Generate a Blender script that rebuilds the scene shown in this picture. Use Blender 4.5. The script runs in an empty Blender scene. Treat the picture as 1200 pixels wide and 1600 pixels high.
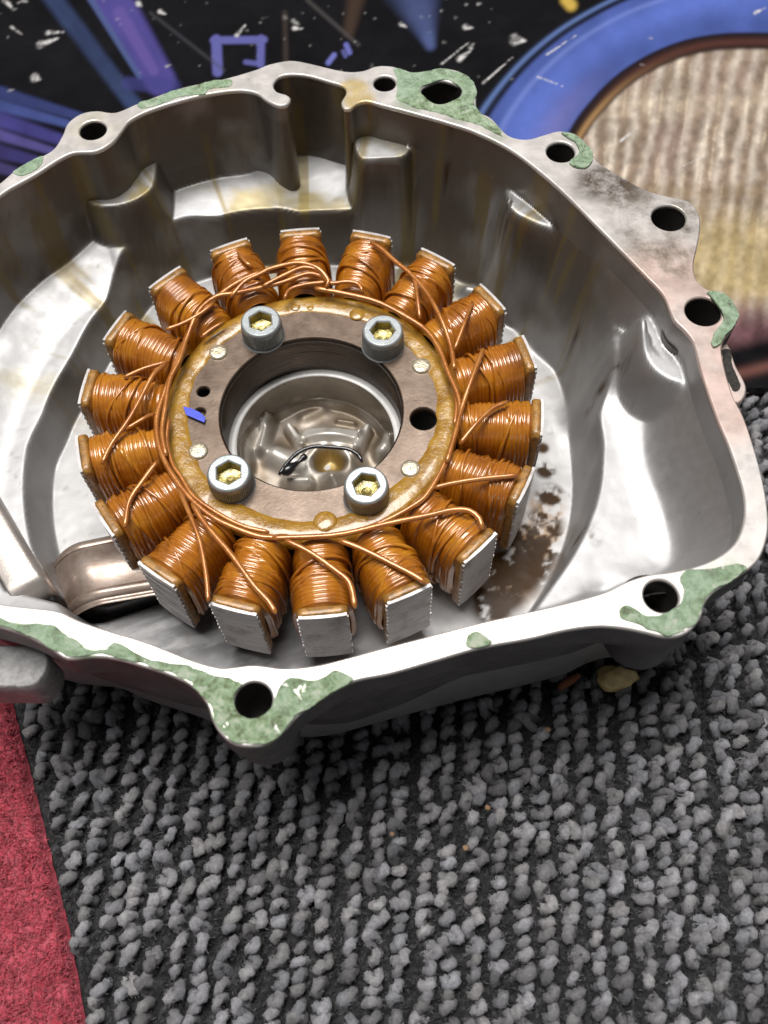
import bpy, bmesh, math, random
import numpy as np
from mathutils import Vector, Matrix
from mathutils.geometry import tessellate_polygon

random.seed(7)
rng = np.random.default_rng(7)
S = 0.01          # everything below is written in centimetres
ZC = 3.3          # the carpet surface lies 3.3 cm below the top plane of the stator
sc = bpy.context.scene
COL = sc.collection

# ------------------------------------------------------------------ camera
FPX = 1503.0
def _rodr(w):
    th = np.linalg.norm(w); k = w / th
    K = np.array([[0, -k[2], k[1]], [k[2], 0, -k[0]], [-k[1], k[0], 0]])
    return np.eye(3) + np.sin(th) * K + (1 - np.cos(th)) * K @ K
RM = _rodr(np.array([2.65175211, -0.0572058, -0.00655342]))
TV = np.array([-1.74883867, -2.60167841, 22.7038832])
CAM = -RM.T @ TV

def at(pts, z):
    """points of the photograph -> plan points (cm) on the level z"""
    p = np.asarray(pts, float).reshape(-1, 2)
    d = np.stack([(p[:, 0] - 600) / FPX, (p[:, 1] - 800) / FPX, np.ones(len(p))], 1) @ RM
    s = (z - CAM[2]) / d[:, 2]
    return CAM + d * s[:, None]

def pix(P):
    X = np.asarray(P, float).reshape(-1, 3) @ RM.T + TV
    return np.stack([600 + FPX * X[:, 0] / X[:, 2], 800 + FPX * X[:, 1] / X[:, 2]], 1)

cd = bpy.data.cameras.new('camera')
cam = bpy.data.objects.new('camera', cd)
COL.objects.link(cam)
M = Matrix.Identity(4)
for i in range(3):
    M[i][0] = RM[0][i]; M[i][1] = -RM[1][i]; M[i][2] = -RM[2][i]
M[0][3] = CAM[0] * S; M[1][3] = CAM[1] * S; M[2][3] = (CAM[2] + ZC) * S
cam.matrix_world = M
cd.sensor_fit = 'AUTO'; cd.sensor_width = 36.0
cd.lens = FPX / 1600 * 36
cd.clip_start = 0.01; cd.clip_end = 20
cd.dof.use_dof = True
cd.dof.focus_distance = 0.222
cd.dof.aperture_fstop = cd.lens * 1e-3 / 0.0018
sc.camera = cam

# ------------------------------------------------------------------ light
w = bpy.data.worlds.new('World'); sc.world = w; w.use_nodes = True
bg = w.node_tree.nodes['Background']
bg.inputs[0].default_value = (0.95, 0.97, 1.0, 1); bg.inputs[1].default_value = 0.13

def area(name, loc, target, sx, sy, power, col):
    l = bpy.data.lights.new(name, 'AREA'); l.shape = 'RECTANGLE'; l.size = sx; l.size_y = sy
    l.energy = power; l.color = col
    o = bpy.data.objects.new(name, l); COL.objects.link(o)
    o.location = loc
    o.rotation_euler = (Vector(target) - Vector(loc)).to_track_quat('-Z', 'Y').to_euler()
    return o
area('ceiling_lamp', (-0.14, 0.25, 1.45), (0, 0, 0.03), 1.05, 0.65, 37, (1.0, 0.98, 0.955))
sc.view_settings.view_transform = 'Standard'
sc.view_settings.look = 'None'
sc.view_settings.exposure = -0.1
sc.view_settings.gamma = 1.0

# ------------------------------------------------------------------ noise
def _hash(ix, iy, iz, seed):
    h = (ix.astype(np.int64) * 374761393 + iy.astype(np.int64) * 668265263 + iz.astype(np.int64) * 2147483647 + seed * 974634777) & 0xffffffff
    h = ((h ^ (h >> 13)) * 1274126177) & 0xffffffff
    h = (h ^ (h >> 16)) & 0xffffffff
    return h / 4294967295.0
def vnoise(x, y, z=None, seed=0):
    x = np.asarray(x, float); y = np.asarray(y, float)
    z = np.zeros_like(x) if z is None else np.asarray(z, float)
    ix, iy, iz = np.floor(x), np.floor(y), np.floor(z)
    fx, fy, fz = x - ix, y - iy, z - iz
    fx, fy, fz = [t * t * (3 - 2 * t) for t in (fx, fy, fz)]
    r = 0
    for a in (0, 1):
        for b in (0, 1):
            for c in (0, 1):
                r = r + _hash(ix + a, iy + b, iz + c, seed) * (fx if a else 1 - fx) * (fy if b else 1 - fy) * (fz if c else 1 - fz)
    return r
def fbm(x, y, z=None, seed=0, octv=4):
    r = 0; a = 0.5; f = 1.0; t = 0
    for i in range(octv):
        r = r + a * vnoise(np.asarray(x) * f, np.asarray(y) * f, None if z is None else np.asarray(z) * f, seed + i * 17); t += a
        a *= 0.5; f *= 2.03
    return r / t
def sstep(a, b, x):
    t = np.clip((np.asarray(x, float) - a) / (b - a), 0, 1)
    return t * t * (3 - 2 * t)

# ------------------------------------------------------------------ mesh helpers
def obj(name, verts, faces, m, parent=None, smooth=True, loc=None, rotz=0.0, flat=None, kind=None):
    """verts in cm relative to loc (cm)"""
    me = bpy.data.meshes.new(name)
    v = np.asarray(verts, float) * S
    if isinstance(faces, np.ndarray):
        n = len(faces); k = faces.shape[1]
        me.vertices.add(len(v)); me.vertices.foreach_set('co', v.ravel())
        me.loops.add(n * k); me.polygons.add(n)
        me.polygons.foreach_set('loop_start', np.arange(n) * k)
        me.loops.foreach_set('vertex_index', faces.astype(np.int32).ravel())
        me.update(calc_edges=True); me.validate()
    else:
        me.from_pydata([tuple(x) for x in v], [], faces)
    sm = np.full(len(me.polygons), smooth)
    if flat is not None: sm[list(flat)] = False
    me.polygons.foreach_set('use_smooth', sm)
    me.materials.append(m)
    o = bpy.data.objects.new(name, me); COL.objects.link(o)
    if parent: o.parent = parent
    else: o.location = (0, 0, ZC * S)
    if loc is not None:
        o.location = (loc[0] * S, loc[1] * S, (loc[2] + (0 if parent else ZC)) * S)
    o.rotation_euler[2] = rotz
    if kind: o['kind'] = kind
    return o

def tag(o, label, cat, group=None):
    o['label'] = label; o['category'] = cat
    if group: o['group'] = group
    return o
def thing(name, label, cat, group=None):
    o = bpy.data.objects.new(name, None); COL.objects.link(o)
    o.location = (0, 0, ZC * S); o.empty_display_size = 0.01
    return tag(o, label, cat, group)

def fixnormals(o):
    b = bmesh.new(); b.from_mesh(o.data)
    bmesh.ops.recalc_face_normals(b, faces=b.faces); b.to_mesh(o.data); b.free()

def catmull(P, closed=True, step=0.09):
    P = np.asarray(P, float); n = len(P); out = []
    for i in range(n if closed else n - 1):
        if closed: a, b, c, d = P[i - 1], P[i], P[(i + 1) % n], P[(i + 2) % n]
        else: a, b, c, d = P[max(i - 1, 0)], P[i], P[i + 1], P[min(i + 2, n - 1)]
        L = np.linalg.norm(c - b); k = max(1, int(L / step))
        # centripetal-like tangents, shortened on short spans
        t1 = (c - a) / max(np.linalg.norm(c - b) + np.linalg.norm(b - a), 1e-9) * L
        t2 = (d - b) / max(np.linalg.norm(d - c) + np.linalg.norm(c - b), 1e-9) * L
        for j in range(k):
            t = j / k
            out.append((2 * t**3 - 3 * t**2 + 1) * b + (t**3 - 2 * t**2 + t) * t1 + (-2 * t**3 + 3 * t**2) * c + (t**3 - t**2) * t2)
    if not closed: out.append(P[-1])
    return np.array(out)

def area2(P): return 0.5 * np.sum(P[:, 0] * np.roll(P[:, 1], -1) - np.roll(P[:, 0], -1) * P[:, 1])
def ccw(P): return P if area2(P) > 0 else P[::-1]
def inset(P, d):
    """P ccw; positive d moves inward"""
    t = np.roll(P, -1, 0) - np.roll(P, 1, 0)
    t /= np.linalg.norm(t, axis=1)[:, None] + 1e-12
    return P + d * np.stack([-t[:, 1], t[:, 0]], 1)

def prism(name, outer, holes, zt, zb, m, parent=None, ch=0.03, hole_zb=None, bottom=True, last_zb=None):
    loops = [ccw(np.asarray(outer)[:, :2])] + [ccw(np.asarray(h)[:, :2]) for h in holes]
    V = []; F = []; flat = []
    def ring(P, z):
        s = len(V); V.extend([(p[0], p[1], z) for p in P]); return s
    tops = []; starts = []; bots = []
    for i, L in enumerate(loops):
        T = inset(L, ch if i == 0 else -ch)
        a = ring(T, zt); b = ring(L, zt - ch); c = ring(L, last_zb if (last_zb is not None and i == len(loops) - 1) else zb)
        n = len(L)
        for s0, s1 in ((a, b), (b, c)):
            for k in range(n):
                k2 = (k + 1) % n
                F.append((s0 + k, s1 + k, s1 + k2, s0 + k2) if i == 0 else (s0 + k2, s1 + k2, s1 + k, s0 + k))
        tops.append(T); starts.append(a); bots.append(c)
    flatidx = [s + k for s, T in zip(starts, tops) for k in range(len(T))]
    botidx = [s + k for s, T in zip(bots, tops) for k in range(len(T))]
    tri = tessellate_polygon([[Vector((p[0], p[1], 0)) for p in T] for T in tops])
    for t in tri:
        flat.append(len(F)); F.append(tuple(flatidx[i] for i in t))
    if bottom and last_zb is None:
        for t in tri:
            flat.append(len(F)); F.append(tuple(botidx[i] for i in t[::-1]))
    o = obj(name, V, F, m, parent, True, flat=flat)
    fixnormals(o)
    return o

def loft(rings, closed=True, cap0=False, cap1=False):
    """rings: list of (n,3) arrays"""
    n = len(rings[0]); V = np.concatenate(rings); F = []
    for r in range(len(rings) - 1):
        for k in range(n if closed else n - 1):
            k2 = (k + 1) % n
            F.append((r * n + k, r * n + k2, (r + 1) * n + k2, (r + 1) * n + k))
    if cap0: F.append(tuple(range(n))[::-1])
    if cap1: F.append(tuple((len(rings) - 1) * n + k for k in range(n)))
    return V, F

def circle(c, r, n=32, z=None, ph=0):
    t = np.arange(n) / n * 2 * np.pi + ph
    P = np.stack([c[0] + r * np.cos(t), c[1] + r * np.sin(t)], 1)
    return P if z is None else np.c_[P, np.full(n, z)]

def lathe(profile, n=48, c=(0, 0), rfun=None):
    R = [circle(c, r, n, z) for r, z in profile]
    return loft(R)

def tube(P, r, n=8, step=0.12, jit=0.0):
    P = catmull(P, False, step)
    T = np.gradient(P, axis=0); T /= np.linalg.norm(T, axis=1)[:, None] + 1e-12
    up = np.array([0.02, 0.03, 1.0]); rings = []
    L = len(P)
    for i in range(L):
        a = np.cross(T[i], up); a /= np.linalg.norm(a) + 1e-12; b = np.cross(a, T[i])
        rr = (r[i] if hasattr(r, '__len__') else r)
        if i in (0, L - 1): rr *= 0.6
        t = np.arange(n) / n * 2 * np.pi
        rings.append(P[i] + rr * (np.cos(t)[:, None] * a + np.sin(t)[:, None] * b))
    return loft(rings, True, True, True)

def grid_faces(nx, ny, wrap=False):
    i, j = np.meshgrid(np.arange(nx if wrap else nx - 1), np.arange(ny - 1), indexing='xy')
    i = i.ravel(); j = j.ravel(); i2 = (i + 1) % nx
    return np.stack([j * nx + i, j * nx + i2, (j + 1) * nx + i2, (j + 1) * nx + i], 1)

def setcol(o, rgb, name='paint'):
    a = o.data.color_attributes.new(name, 'FLOAT_COLOR', 'POINT')
    c = np.ones((len(o.data.vertices), 4)); c[:, :3] = rgb
    a.data.foreach_set('color', c.ravel().astype(np.float32))
def setval(o, v, name):
    a = o.data.attributes.new(name, 'FLOAT', 'POINT'); a.data.foreach_set('value', np.asarray(v, np.float32))

# ------------------------------------------------------------------ materials
class N:
    def __init__(s, name):
        s.m = bpy.data.materials.new(name); s.m.use_nodes = True
        s.t = s.m.node_tree; s.b = s.t.nodes['Principled BSDF']
        s.geo = None
    def new(s, k, **kw):
        n = s.t.nodes.new(k)
        for a, v in kw.items(): setattr(n, a, v)
        return n
    def link(s, a, b): s.t.links.new(a, b)
    def set(s, **kw):
        for k, v in kw.items():
            i = s.b.inputs[k.replace('_', ' ')]
            if hasattr(v, 'links') or hasattr(v, 'is_linked'): s.link(v, i)
            else: i.default_value = (*v, 1) if isinstance(v, tuple) and len(v) == 3 else v
        return s
    def pos(s, obj_space=False, scale=(100, 100, 100)):
        if obj_space: src = s.new('ShaderNodeTexCoord').outputs['Object']
        else: src = s.new('ShaderNodeNewGeometry').outputs['Position']
        mp = s.new('ShaderNodeMapping'); mp.inputs['Scale'].default_value = scale
        s.link(src, mp.inputs['Vector']); return mp.outputs[0]
    def noise(s, v, scale, detail=5, rough=0.6, dist=0.0):
        n = s.new('ShaderNodeTexNoise'); n.inputs['Scale'].default_value = scale; n.inputs['Detail'].default_value = detail
        n.inputs['Roughness'].default_value = rough; n.inputs['Distortion'].default_value = dist
        s.link(v, n.inputs['Vector']); return n.outputs['Fac']
    def ramp(s, f, stops):
        n = s.new('ShaderNodeValToRGB'); e = n.color_ramp.elements
        while len(e) < len(stops): e.new(0.5)
        for el, (p, c) in zip(e, stops):
            el.position = p; el.color = (*c, 1) if isinstance(c, tuple) else (c, c, c, 1)
        s.link(f, n.inputs[0]); return n.outputs[0]
    def mix(s, f, a, b, mode='MIX'):
        n = s.new('ShaderNodeMix', data_type='RGBA', blend_type=mode)
        for sock, v in ((n.inputs[0], f), (n.inputs[6], a), (n.inputs[7], b)):
            if hasattr(v, 'is_linked'): s.link(v, sock)
            else: sock.default_value = (*v, 1) if isinstance(v, tuple) else v
        return n.outputs[2]
    def math(s, op, a, b=0.0, clamp=False):
        n = s.new('ShaderNodeMath', operation=op, use_clamp=clamp)
        for sock, v in ((n.inputs[0], a), (n.inputs[1], b)):
            if hasattr(v, 'is_linked'): s.link(v, sock)
            else: sock.default_value = v
        return n.outputs[0]
    def near(s, v, c, r0, r1):
        """1 inside r0 of the point c (cm), 0 beyond r1"""
        n = s.new('ShaderNodeVectorMath', operation='DISTANCE'); s.link(v, n.inputs[0]); n.inputs[1].default_value = c
        m = s.new('ShaderNodeMapRange', interpolation_type='SMOOTHSTEP'); s.link(n.outputs['Value'], m.inputs[0])
        m.inputs[1].default_value = r0; m.inputs[2].default_value = r1; m.inputs[3].default_value = 1; m.inputs[4].default_value = 0
        return m.outputs[0]
    def attr(s, name): return s.new('ShaderNodeAttribute', attribute_name=name)
    def bump(s, h, strength=0.3, dist=0.0005):
        n = s.new('ShaderNodeBump'); n.inputs['Strength'].default_value = strength; n.inputs['Distance'].default_value = dist
        s.link(h, n.inputs['Height']); s.link(n.outputs[0], s.b.inputs['Normal']); return s

def m_flange():
    n = N('machined_aluminium'); v = n.pos()
    base = n.ramp(n.noise(v, 0.8, 6), [(0.3, (0.56, 0.52, 0.49)), (0.7, (0.70, 0.66, 0.63))])
    def spots(pts, r0, r1, col, amt, scale, lo, hi):
        nonlocal base
        f = None
        for p in pts:
            q = at([p], 2.0)[0]
            k = n.near(v, (q[0], q[1], 2.0 + ZC), r0, r1)
            f = k if f is None else n.math('MAXIMUM', f, k)
        nz = n.ramp(n.noise(v, scale, 6, 0.7), [(lo, 0.0), (hi, 1.0)])
        base = n.mix(n.math('MULTIPLY', n.math('MULTIPLY', f, nz), amt), base, col)
    spots([(1075, 480), (1090, 530), (1105, 570), (1040, 430), (1130, 630)], 0.5, 1.5, (0.62, 0.40, 0.33), 0.6, 0.9, 0.2, 0.5)
    spots([(940, 285), (965, 290)], 0.25, 0.95, (0.085, 0.062, 0.045), 1.0, 1.6, 0.30, 0.55)
    spots([(1050, 400), (1020, 370), (1000, 330), (1060, 340)], 0.3, 1.3, (0.16, 0.125, 0.09), 0.9, 1.6, 0.40, 0.66)
    spots([(552, 140), (560, 155)], 0.25, 0.55, (0.62, 0.45, 0.16), 0.8, 1.5, 0.2, 0.5)
    spots([(150, 200), (330, 150)], 0.3, 0.9, (0.58, 0.50, 0.33), 0.5, 1.5, 0.35, 0.6)
    spots([(240, 145), (640, 160), (720, 175), (770, 205), (40, 990), (150, 1020), (280, 1060), (340, 1100), (480, 1080), (540, 1060), (990, 975), (1100, 930), (1140, 900)], 0.15, 0.55, (0.30, 0.38, 0.25), 0.75, 2.2, 0.42, 0.58)
    base = n.mix(n.ramp(n.noise(v, 9, 4, 0.7), [(0.68, 0.0), (0.76, 0.6)]), base, (0.2, 0.17, 0.14))
    n.set(Base_Color=base, Metallic=0.5, Roughness=n.ramp(n.noise(v, 2.5, 5), [(0.3, 0.28), (0.7, 0.48)]))
    return n.bump(n.noise(n.pos(scale=(160, 700, 160)), 1.0, 4), 0.12, 0.0002).m

def m_painted_cast(name, a, b, metal, r0, r1, sc_=1.2, bmp=0.25, gloss=None):
    n = N(name); v = n.pos()
    n.set(Base_Color=n.ramp(n.noise(v, sc_, 7, 0.65), [(0.3, a), (0.7, b)]), Metallic=metal,
          Roughness=n.ramp(n.noise(v, sc_ * 2.3, 5), [(0.3, r0), (0.7, r1)]))
    if gloss: n.set(Coat_Weight=gloss, Coat_Roughness=0.12)
    return n.bump(n.noise(v, 14, 6, 0.7), bmp, 0.0004).m

def m_well():
    n = N('oily_cast_aluminium'); v = n.pos()
    c = n.attr('paint').outputs['Color']; oil = n.attr('oil').outputs['Fac']
    grain = n.ramp(n.noise(v, 5, 6, 0.7), [(0.3, 0.90), (0.7, 1.0)])
    dirt = n.attr('dirt').outputs['Fac']
    n.set(Base_Color=n.mix(1.0, c, grain, 'MULTIPLY'), Metallic=n.math('MULTIPLY', n.math('SUBTRACT', 1.0, dirt), 0.66), Specular_IOR_Level=n.math('SUBTRACT', 0.5, n.math('MULTIPLY', dirt, 0.38)),
          Roughness=n.math('SUBTRACT', n.ramp(n.noise(v, 2.5, 5), [(0.3, 0.46), (0.7, 0.6)]), n.math('MULTIPLY', oil, 0.08)),
          Coat_Weight=n.math('MULTIPLY', oil, 0.35), Coat_Roughness=0.2)
    h = n.math('ADD', n.math('MULTIPLY', n.noise(v, 22, 4, 0.7), .6), n.math('MULTIPLY', n.noise(v, 1.2, 2), 2.5))
    return n.bump(h, 0.09, 0.0005).m

def m_gasket():
    n = N('green_gasket_residue'); v = n.pos()
    c = n.ramp(n.noise(v, 3.4, 9, 0.8, 0.6), [(0.36, (0.075, 0.068, 0.038)), (0.43, (0.14, 0.18, 0.09)), (0.50, (0.25, 0.35, 0.20)), (0.56, (0.36, 0.44, 0.31)), (0.64, (0.54, 0.52, 0.43))])
    big_ = n.noise(v, 0.5, 3)
    c = n.mix(n.ramp(big_, [(0.4, 0.0), (0.65, 0.55)]), c, (0.30, 0.42, 0.30))
    cover_ = n.ramp(n.math('ADD', n.math('MULTIPLY', n.noise(v, 2.3, 10, 0.82, 0.8), .75), n.math('MULTIPLY', n.noise(n.pos(scale=(60, 260, 100)), 1.6, 6, .8), .25)), [(0.41, 0.0), (0.45, 1.0)])
    n.set(Base_Color=c, Roughness=0.7, Metallic=0.0, Alpha=cover_)
    return n.bump(n.math('ADD', n.noise(v, 11, 6, 0.75), n.noise(v, 3.0, 5)), 0.9, 0.0006).m

def m_winding():
    n = N('varnished_copper_wire'); v = n.pos(True)
    oi = n.new('ShaderNodeObjectInfo').outputs['Random']
    c = n.ramp(n.noise(n.pos(), 1.1, 6, 0.65), [(0.28, (0.17, 0.048, 0.003)), (0.5, (0.42, 0.140, 0.006)), (0.72, (0.60, 0.260, 0.014))])
    c = n.mix(n.math('MULTIPLY', oi, 0.35), c, (0.30, 0.085, 0.008))
    n.set(Base_Color=c, Roughness=0.34, Metallic=0.1, Coat_Weight=1.0, Coat_Roughness=0.05, Coat_IOR=1.6, Specular_IOR_Level=0.5)
    return n.bump(n.noise(n.pos(), 5, 4), 0.22, 0.0006).m

def m_wire():
    n = N('enamelled_lead_wire'); v = n.pos()
    c = n.ramp(n.noise(v, 2.0, 5), [(0.3, (0.33, 0.10, 0.015)), (0.7, (0.56, 0.23, 0.055))])
    n.set(Base_Color=c, Roughness=0.3, Metallic=0.35, Coat_Weight=0.8, Coat_Roughness=0.1)
    return n.bump(n.noise(v, 8, 3), 0.2, 0.0004).m

def m_resin():
    n = N('amber_resin'); v = n.pos()
    c = n.ramp(n.noise(v, 1.6, 7, 0.7, 0.5), [(0.25, (0.15, 0.062, 0.006)), (0.5, (0.34, 0.175, 0.018)), (0.75, (0.46, 0.27, 0.035))])
    c = n.mix(n.ramp(n.noise(v, 5, 5, 0.75), [(0.62, 0.0), (0.7, 0.8)]), c, (0.09, 0.035, 0.006))
    n.set(Base_Color=c, Roughness=0.28, Coat_Weight=0.8, Coat_Roughness=0.12)
    return n.bump(n.noise(v, 3.2, 5, 0.6), 0.6, 0.0009).m

def m_plate():
    n = N('oily_brown_steel'); v = n.pos()
    c = n.ramp(n.noise(v, 1.3, 7, 0.65), [(0.3, (0.115, 0.078, 0.054)), (0.7, (0.23, 0.170, 0.130))])
    c = n.mix(n.ramp(n.noise(v, 7, 5, 0.75), [(0.64, 0.0), (0.72, 0.7)]), c, (0.07, 0.045, 0.03))
    n.set(Base_Color=c, Metallic=0.55, Roughness=n.ramp(n.noise(v, 3, 5), [(0.3, 0.28), (0.7, 0.46)]), Coat_Weight=0.25, Coat_Roughness=0.15)
    return n.bump(n.noise(v, 12, 5), 0.12, 0.0003).m

def m_bore():
    n = N('dark_turned_steel'); v = n.pos(scale=(40, 40, 1400))
    c = n.ramp(n.noise(n.pos(), 0.9, 5), [(0.3, (0.030, 0.020, 0.014)), (0.7, (0.10, 0.07, 0.054))])
    n.set(Base_Color=c, Metallic=0.8, Roughness=0.3, Coat_Weight=0.4, Coat_Roughness=0.1)
    return n.bump(n.noise(v, 1.0, 3), 0.5, 0.0004).m

def m_simple(name, col, metal=0.0, rough=0.5, coat=0.0, var=0.25, scale=4.0, bmp=0.2, trans=0.0, sub=0.0):
    n = N(name); v = n.pos()
    lo = tuple(c * (1 - var) for c in col); hi = tuple(min(1, c * (1 + var)) for c in col)
    n.set(Base_Color=n.ramp(n.noise(v, scale, 6, 0.65), [(0.3, lo), (0.7, hi)]), Metallic=metal, Roughness=rough, Coat_Weight=coat, Coat_Roughness=0.1, Transmission_Weight=trans)
    if sub: n.set(Subsurface_Weight=sub, Subsurface_Scale=0.004)
    return n.bump(n.noise(v, scale * 3, 5), bmp, 0.0004).m

def m_face():
    n = N('laminated_steel'); v = n.pos(scale=(60, 60, 2600))
    c = n.ramp(n.noise(v, 1.0, 5, 0.7), [(0.3, (0.46, 0.43, 0.425)), (0.7, (0.64, 0.61, 0.60))])
    c = n.mix(n.ramp(n.noise(n.pos(), 1.4, 5, 0.7), [(0.5, 0.0), (0.72, 0.7)]), c, (0.14, 0.10, 0.07))
    n.set(Base_Color=c, Metallic=0.3, Roughness=0.45)
    return n.bump(n.noise(v, 1.0, 3), 0.35, 0.0003).m

def m_print():
    n = N('printed_board'); v = n.pos()
    n.set(Base_Color=n.attr('paint').outputs['Color'], Roughness=n.ramp(n.noise(v, 1.2, 5), [(0.3, 0.22), (0.7, 0.38)]), Specular_IOR_Level=0.16)
    return n.bump(n.noise(v, 3, 5), 0.05, 0.0004).m

def m_yarn():
    n = N('grey_yarn'); v = n.pos()
    c = n.mix(1.0, n.attr('paint').outputs['Color'], n.ramp(n.noise(v, 11, 5, 0.75), [(0.28, 0.45), (0.72, 1.1)]), 'MULTIPLY')
    n.set(Base_Color=c, Roughness=0.95, Specular_IOR_Level=0.15, Sheen_Weight=0.15)
    return n.bump(n.noise(v, 26, 4, 0.8), 1.0, 0.0008).m
def m_red():
    n = N('red_pile'); v = n.pos()
    c = n.mix(1.0, n.attr('paint').outputs['Color'], n.ramp(n.noise(v, 8, 6, 0.75), [(0.28, 0.55), (0.7, 1.1)]), 'MULTIPLY')
    n.set(Base_Color=c, Roughness=0.95, Specular_IOR_Level=0.15, Sheen_Weight=0.2)
    return n.bump(n.noise(v, 24, 4, 0.8), 1.0, 0.0008).m

FL = m_flange(); WELL = m_well(); GK = m_gasket(); WIND = m_winding(); WIRE = m_wire(); RES = m_resin()
PLATE = m_plate(); BORE = m_bore(); FACE = m_face(); PRINT = m_print(); YARN = m_yarn(); RED = m_red()
SHELL = m_painted_cast('bare_cast_shell', (0.10, 0.095, 0.09), (0.20, 0.19, 0.185), 0.5, 0.45, 0.62)
ROUGH = m_painted_cast('rough_cast_lug', (0.30, 0.29, 0.29), (0.55, 0.54, 0.53), 0.5, 0.5, 0.7, 6, 0.9)
RIB = m_painted_cast('oily_cast_rib', (0.16, 0.13, 0.10), (0.38, 0.35, 0.31), 0.55, 0.25, 0.45, 0.8, 0.2, 0.4)
ZINC = m_simple('zinc_plated_steel', (0.36, 0.385, 0.39), 0.6, 0.42, 0.1, 0.15, 5, 0.15)
SOCK = m_simple('oily_hex_socket', (0.40, 0.33, 0.12), 0.8, 0.3, 0.6, 0.3, 6, 0.4)
RIVET = m_simple('oily_rivet', (0.52, 0.46, 0.34), 0.6, 0.3, 0.6, 0.25, 6, 0.5)
INS = m_simple('yellow_insulator', (0.30, 0.145, 0.028), 0.1, 0.4, 0.45, 0.55, 5, 0.5)
DARK = m_simple('dark_hole', (0.012, 0.011, 0.010), 0.0, 0.6)
HOLE = m_simple('bolt_hole_shade', (0.055, 0.05, 0.047), 0.5, 0.4, 0.3)  # dark colour painted as the shade inside the deep bolt holes
CORE = m_simple('dark_core', (0.045, 0.025, 0.012), 0.3, 0.45, 0.4)
SEAT = m_simple('machined_seat', (0.72, 0.70, 0.67), 0.15, 0.4, 0.1, 0.1, 3, 0.1)
BLUE = m_simple('blue_paint', (0.05, 0.08, 0.62), 0, 0.5)
SOOT = m_simple('worn_black_paint', (0.03, 0.026, 0.022), 0, 0.7, 0, 0.9, 14, 0.9)
BLACK = m_simple('black_rubber', (0.012, 0.011, 0.012), 0, 0.25, 0.5)
CLAMP = m_painted_cast('brown_stained_clamp', (0.15, 0.075, 0.04), (0.46, 0.39, 0.34), 0.6, 0.3, 0.46, 0.75, 0.12, 0.4)
CLEG = m_painted_cast('bent_steel_clamp', (0.36, 0.32, 0.29), (0.58, 0.53, 0.49), 0.7, 0.25, 0.42, 0.6, 0.12, 0.2)
AMBER = m_simple('amber_glue', (0.80, 0.60, 0.26), 0, 0.18, 0.5, 0.3, 5, 0.3, 0.25, 0.4)
RUST = m_simple('rust_flake', (0.22, 0.075, 0.035), 0, 0.7)
TAN = m_simple('tan_crumb', (0.26, 0.16, 0.09), 0, 0.7)

# ================================================================== COVER OUTLINES (plan, cm)
Z1 = lambda L: [(x / 2, y / 2) for x, y in L]
Z2 = lambda L: [(600 + x / 2, y / 2) for x, y in L]
Z3 = lambda L: [(380 + x / 3, 80 + y / 3) for x, y in L]
Z4 = lambda L: [(860 + x * .2874, 200 + y * .2875) for x, y in L]
Z5 = lambda L: [(780 + x * .35, 400 + y * .35) for x, y in L]
Z6 = lambda L: [(750 + x * .375, 800 + y * .375) for x, y in L]
Z7 = lambda L: [(300 + x / 3, 980 + y / 3) for x, y in L]
Z8 = lambda L: [(x / 4, 850 + y / 4) for x, y in L]
ZF = 2.0
OUT = (Z1([(0, 570), (60, 520), (160, 470), (195, 420), (210, 385), (250, 355), (300, 345), (360, 350), (430, 322), (560, 275), (700, 245)])
       + [(400, 108), (420, 100), (453, 94), (477, 97), (540, 111), (567, 110), (587, 103), (613, 103), (647, 113), (690, 106), (723, 113), (743, 133), (744, 160), (747, 173), (767, 183), (795, 211), (822, 217), (850, 210), (875, 204), (905, 212), (922, 232), (932, 250), (961, 269), (995, 289), (1015, 298), (1044, 306), (1078, 315), (1093, 336), (1094, 361), (1090, 384), (1084, 418), (1092, 441), (1110, 453), (1130, 455), (1147, 471), (1155, 490), (1147, 512), (1132, 530), (1128, 550), (1144, 614), (1161, 648), (1175, 687), (1189, 736), (1198, 780), (1201, 820), (1196, 851), (1182, 879), (1147, 905), (1117, 924), (1102, 942), (1095, 965), (1080, 984), (1061, 994), (1035, 995), (1009, 989), (975, 982), (937, 979), (892, 984), (825, 999), (750, 1013), (680, 1033), (610, 1053), (550, 1066), (497, 1095), (467, 1117), (443, 1143), (427, 1157), (410, 1165), (380, 1166), (360, 1160), (340, 1141), (330, 1121), (323, 1100), (300, 1073), (262, 1054), (225, 1042), (190, 1032), (160, 1027), (140, 1027), (105, 1030), (90, 1022), (72, 1010), (37, 992), (0, 980), (-60, 962), (-150, 915), (-250, 820), (-290, 650), (-230, 480), (-110, 360)])
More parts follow.
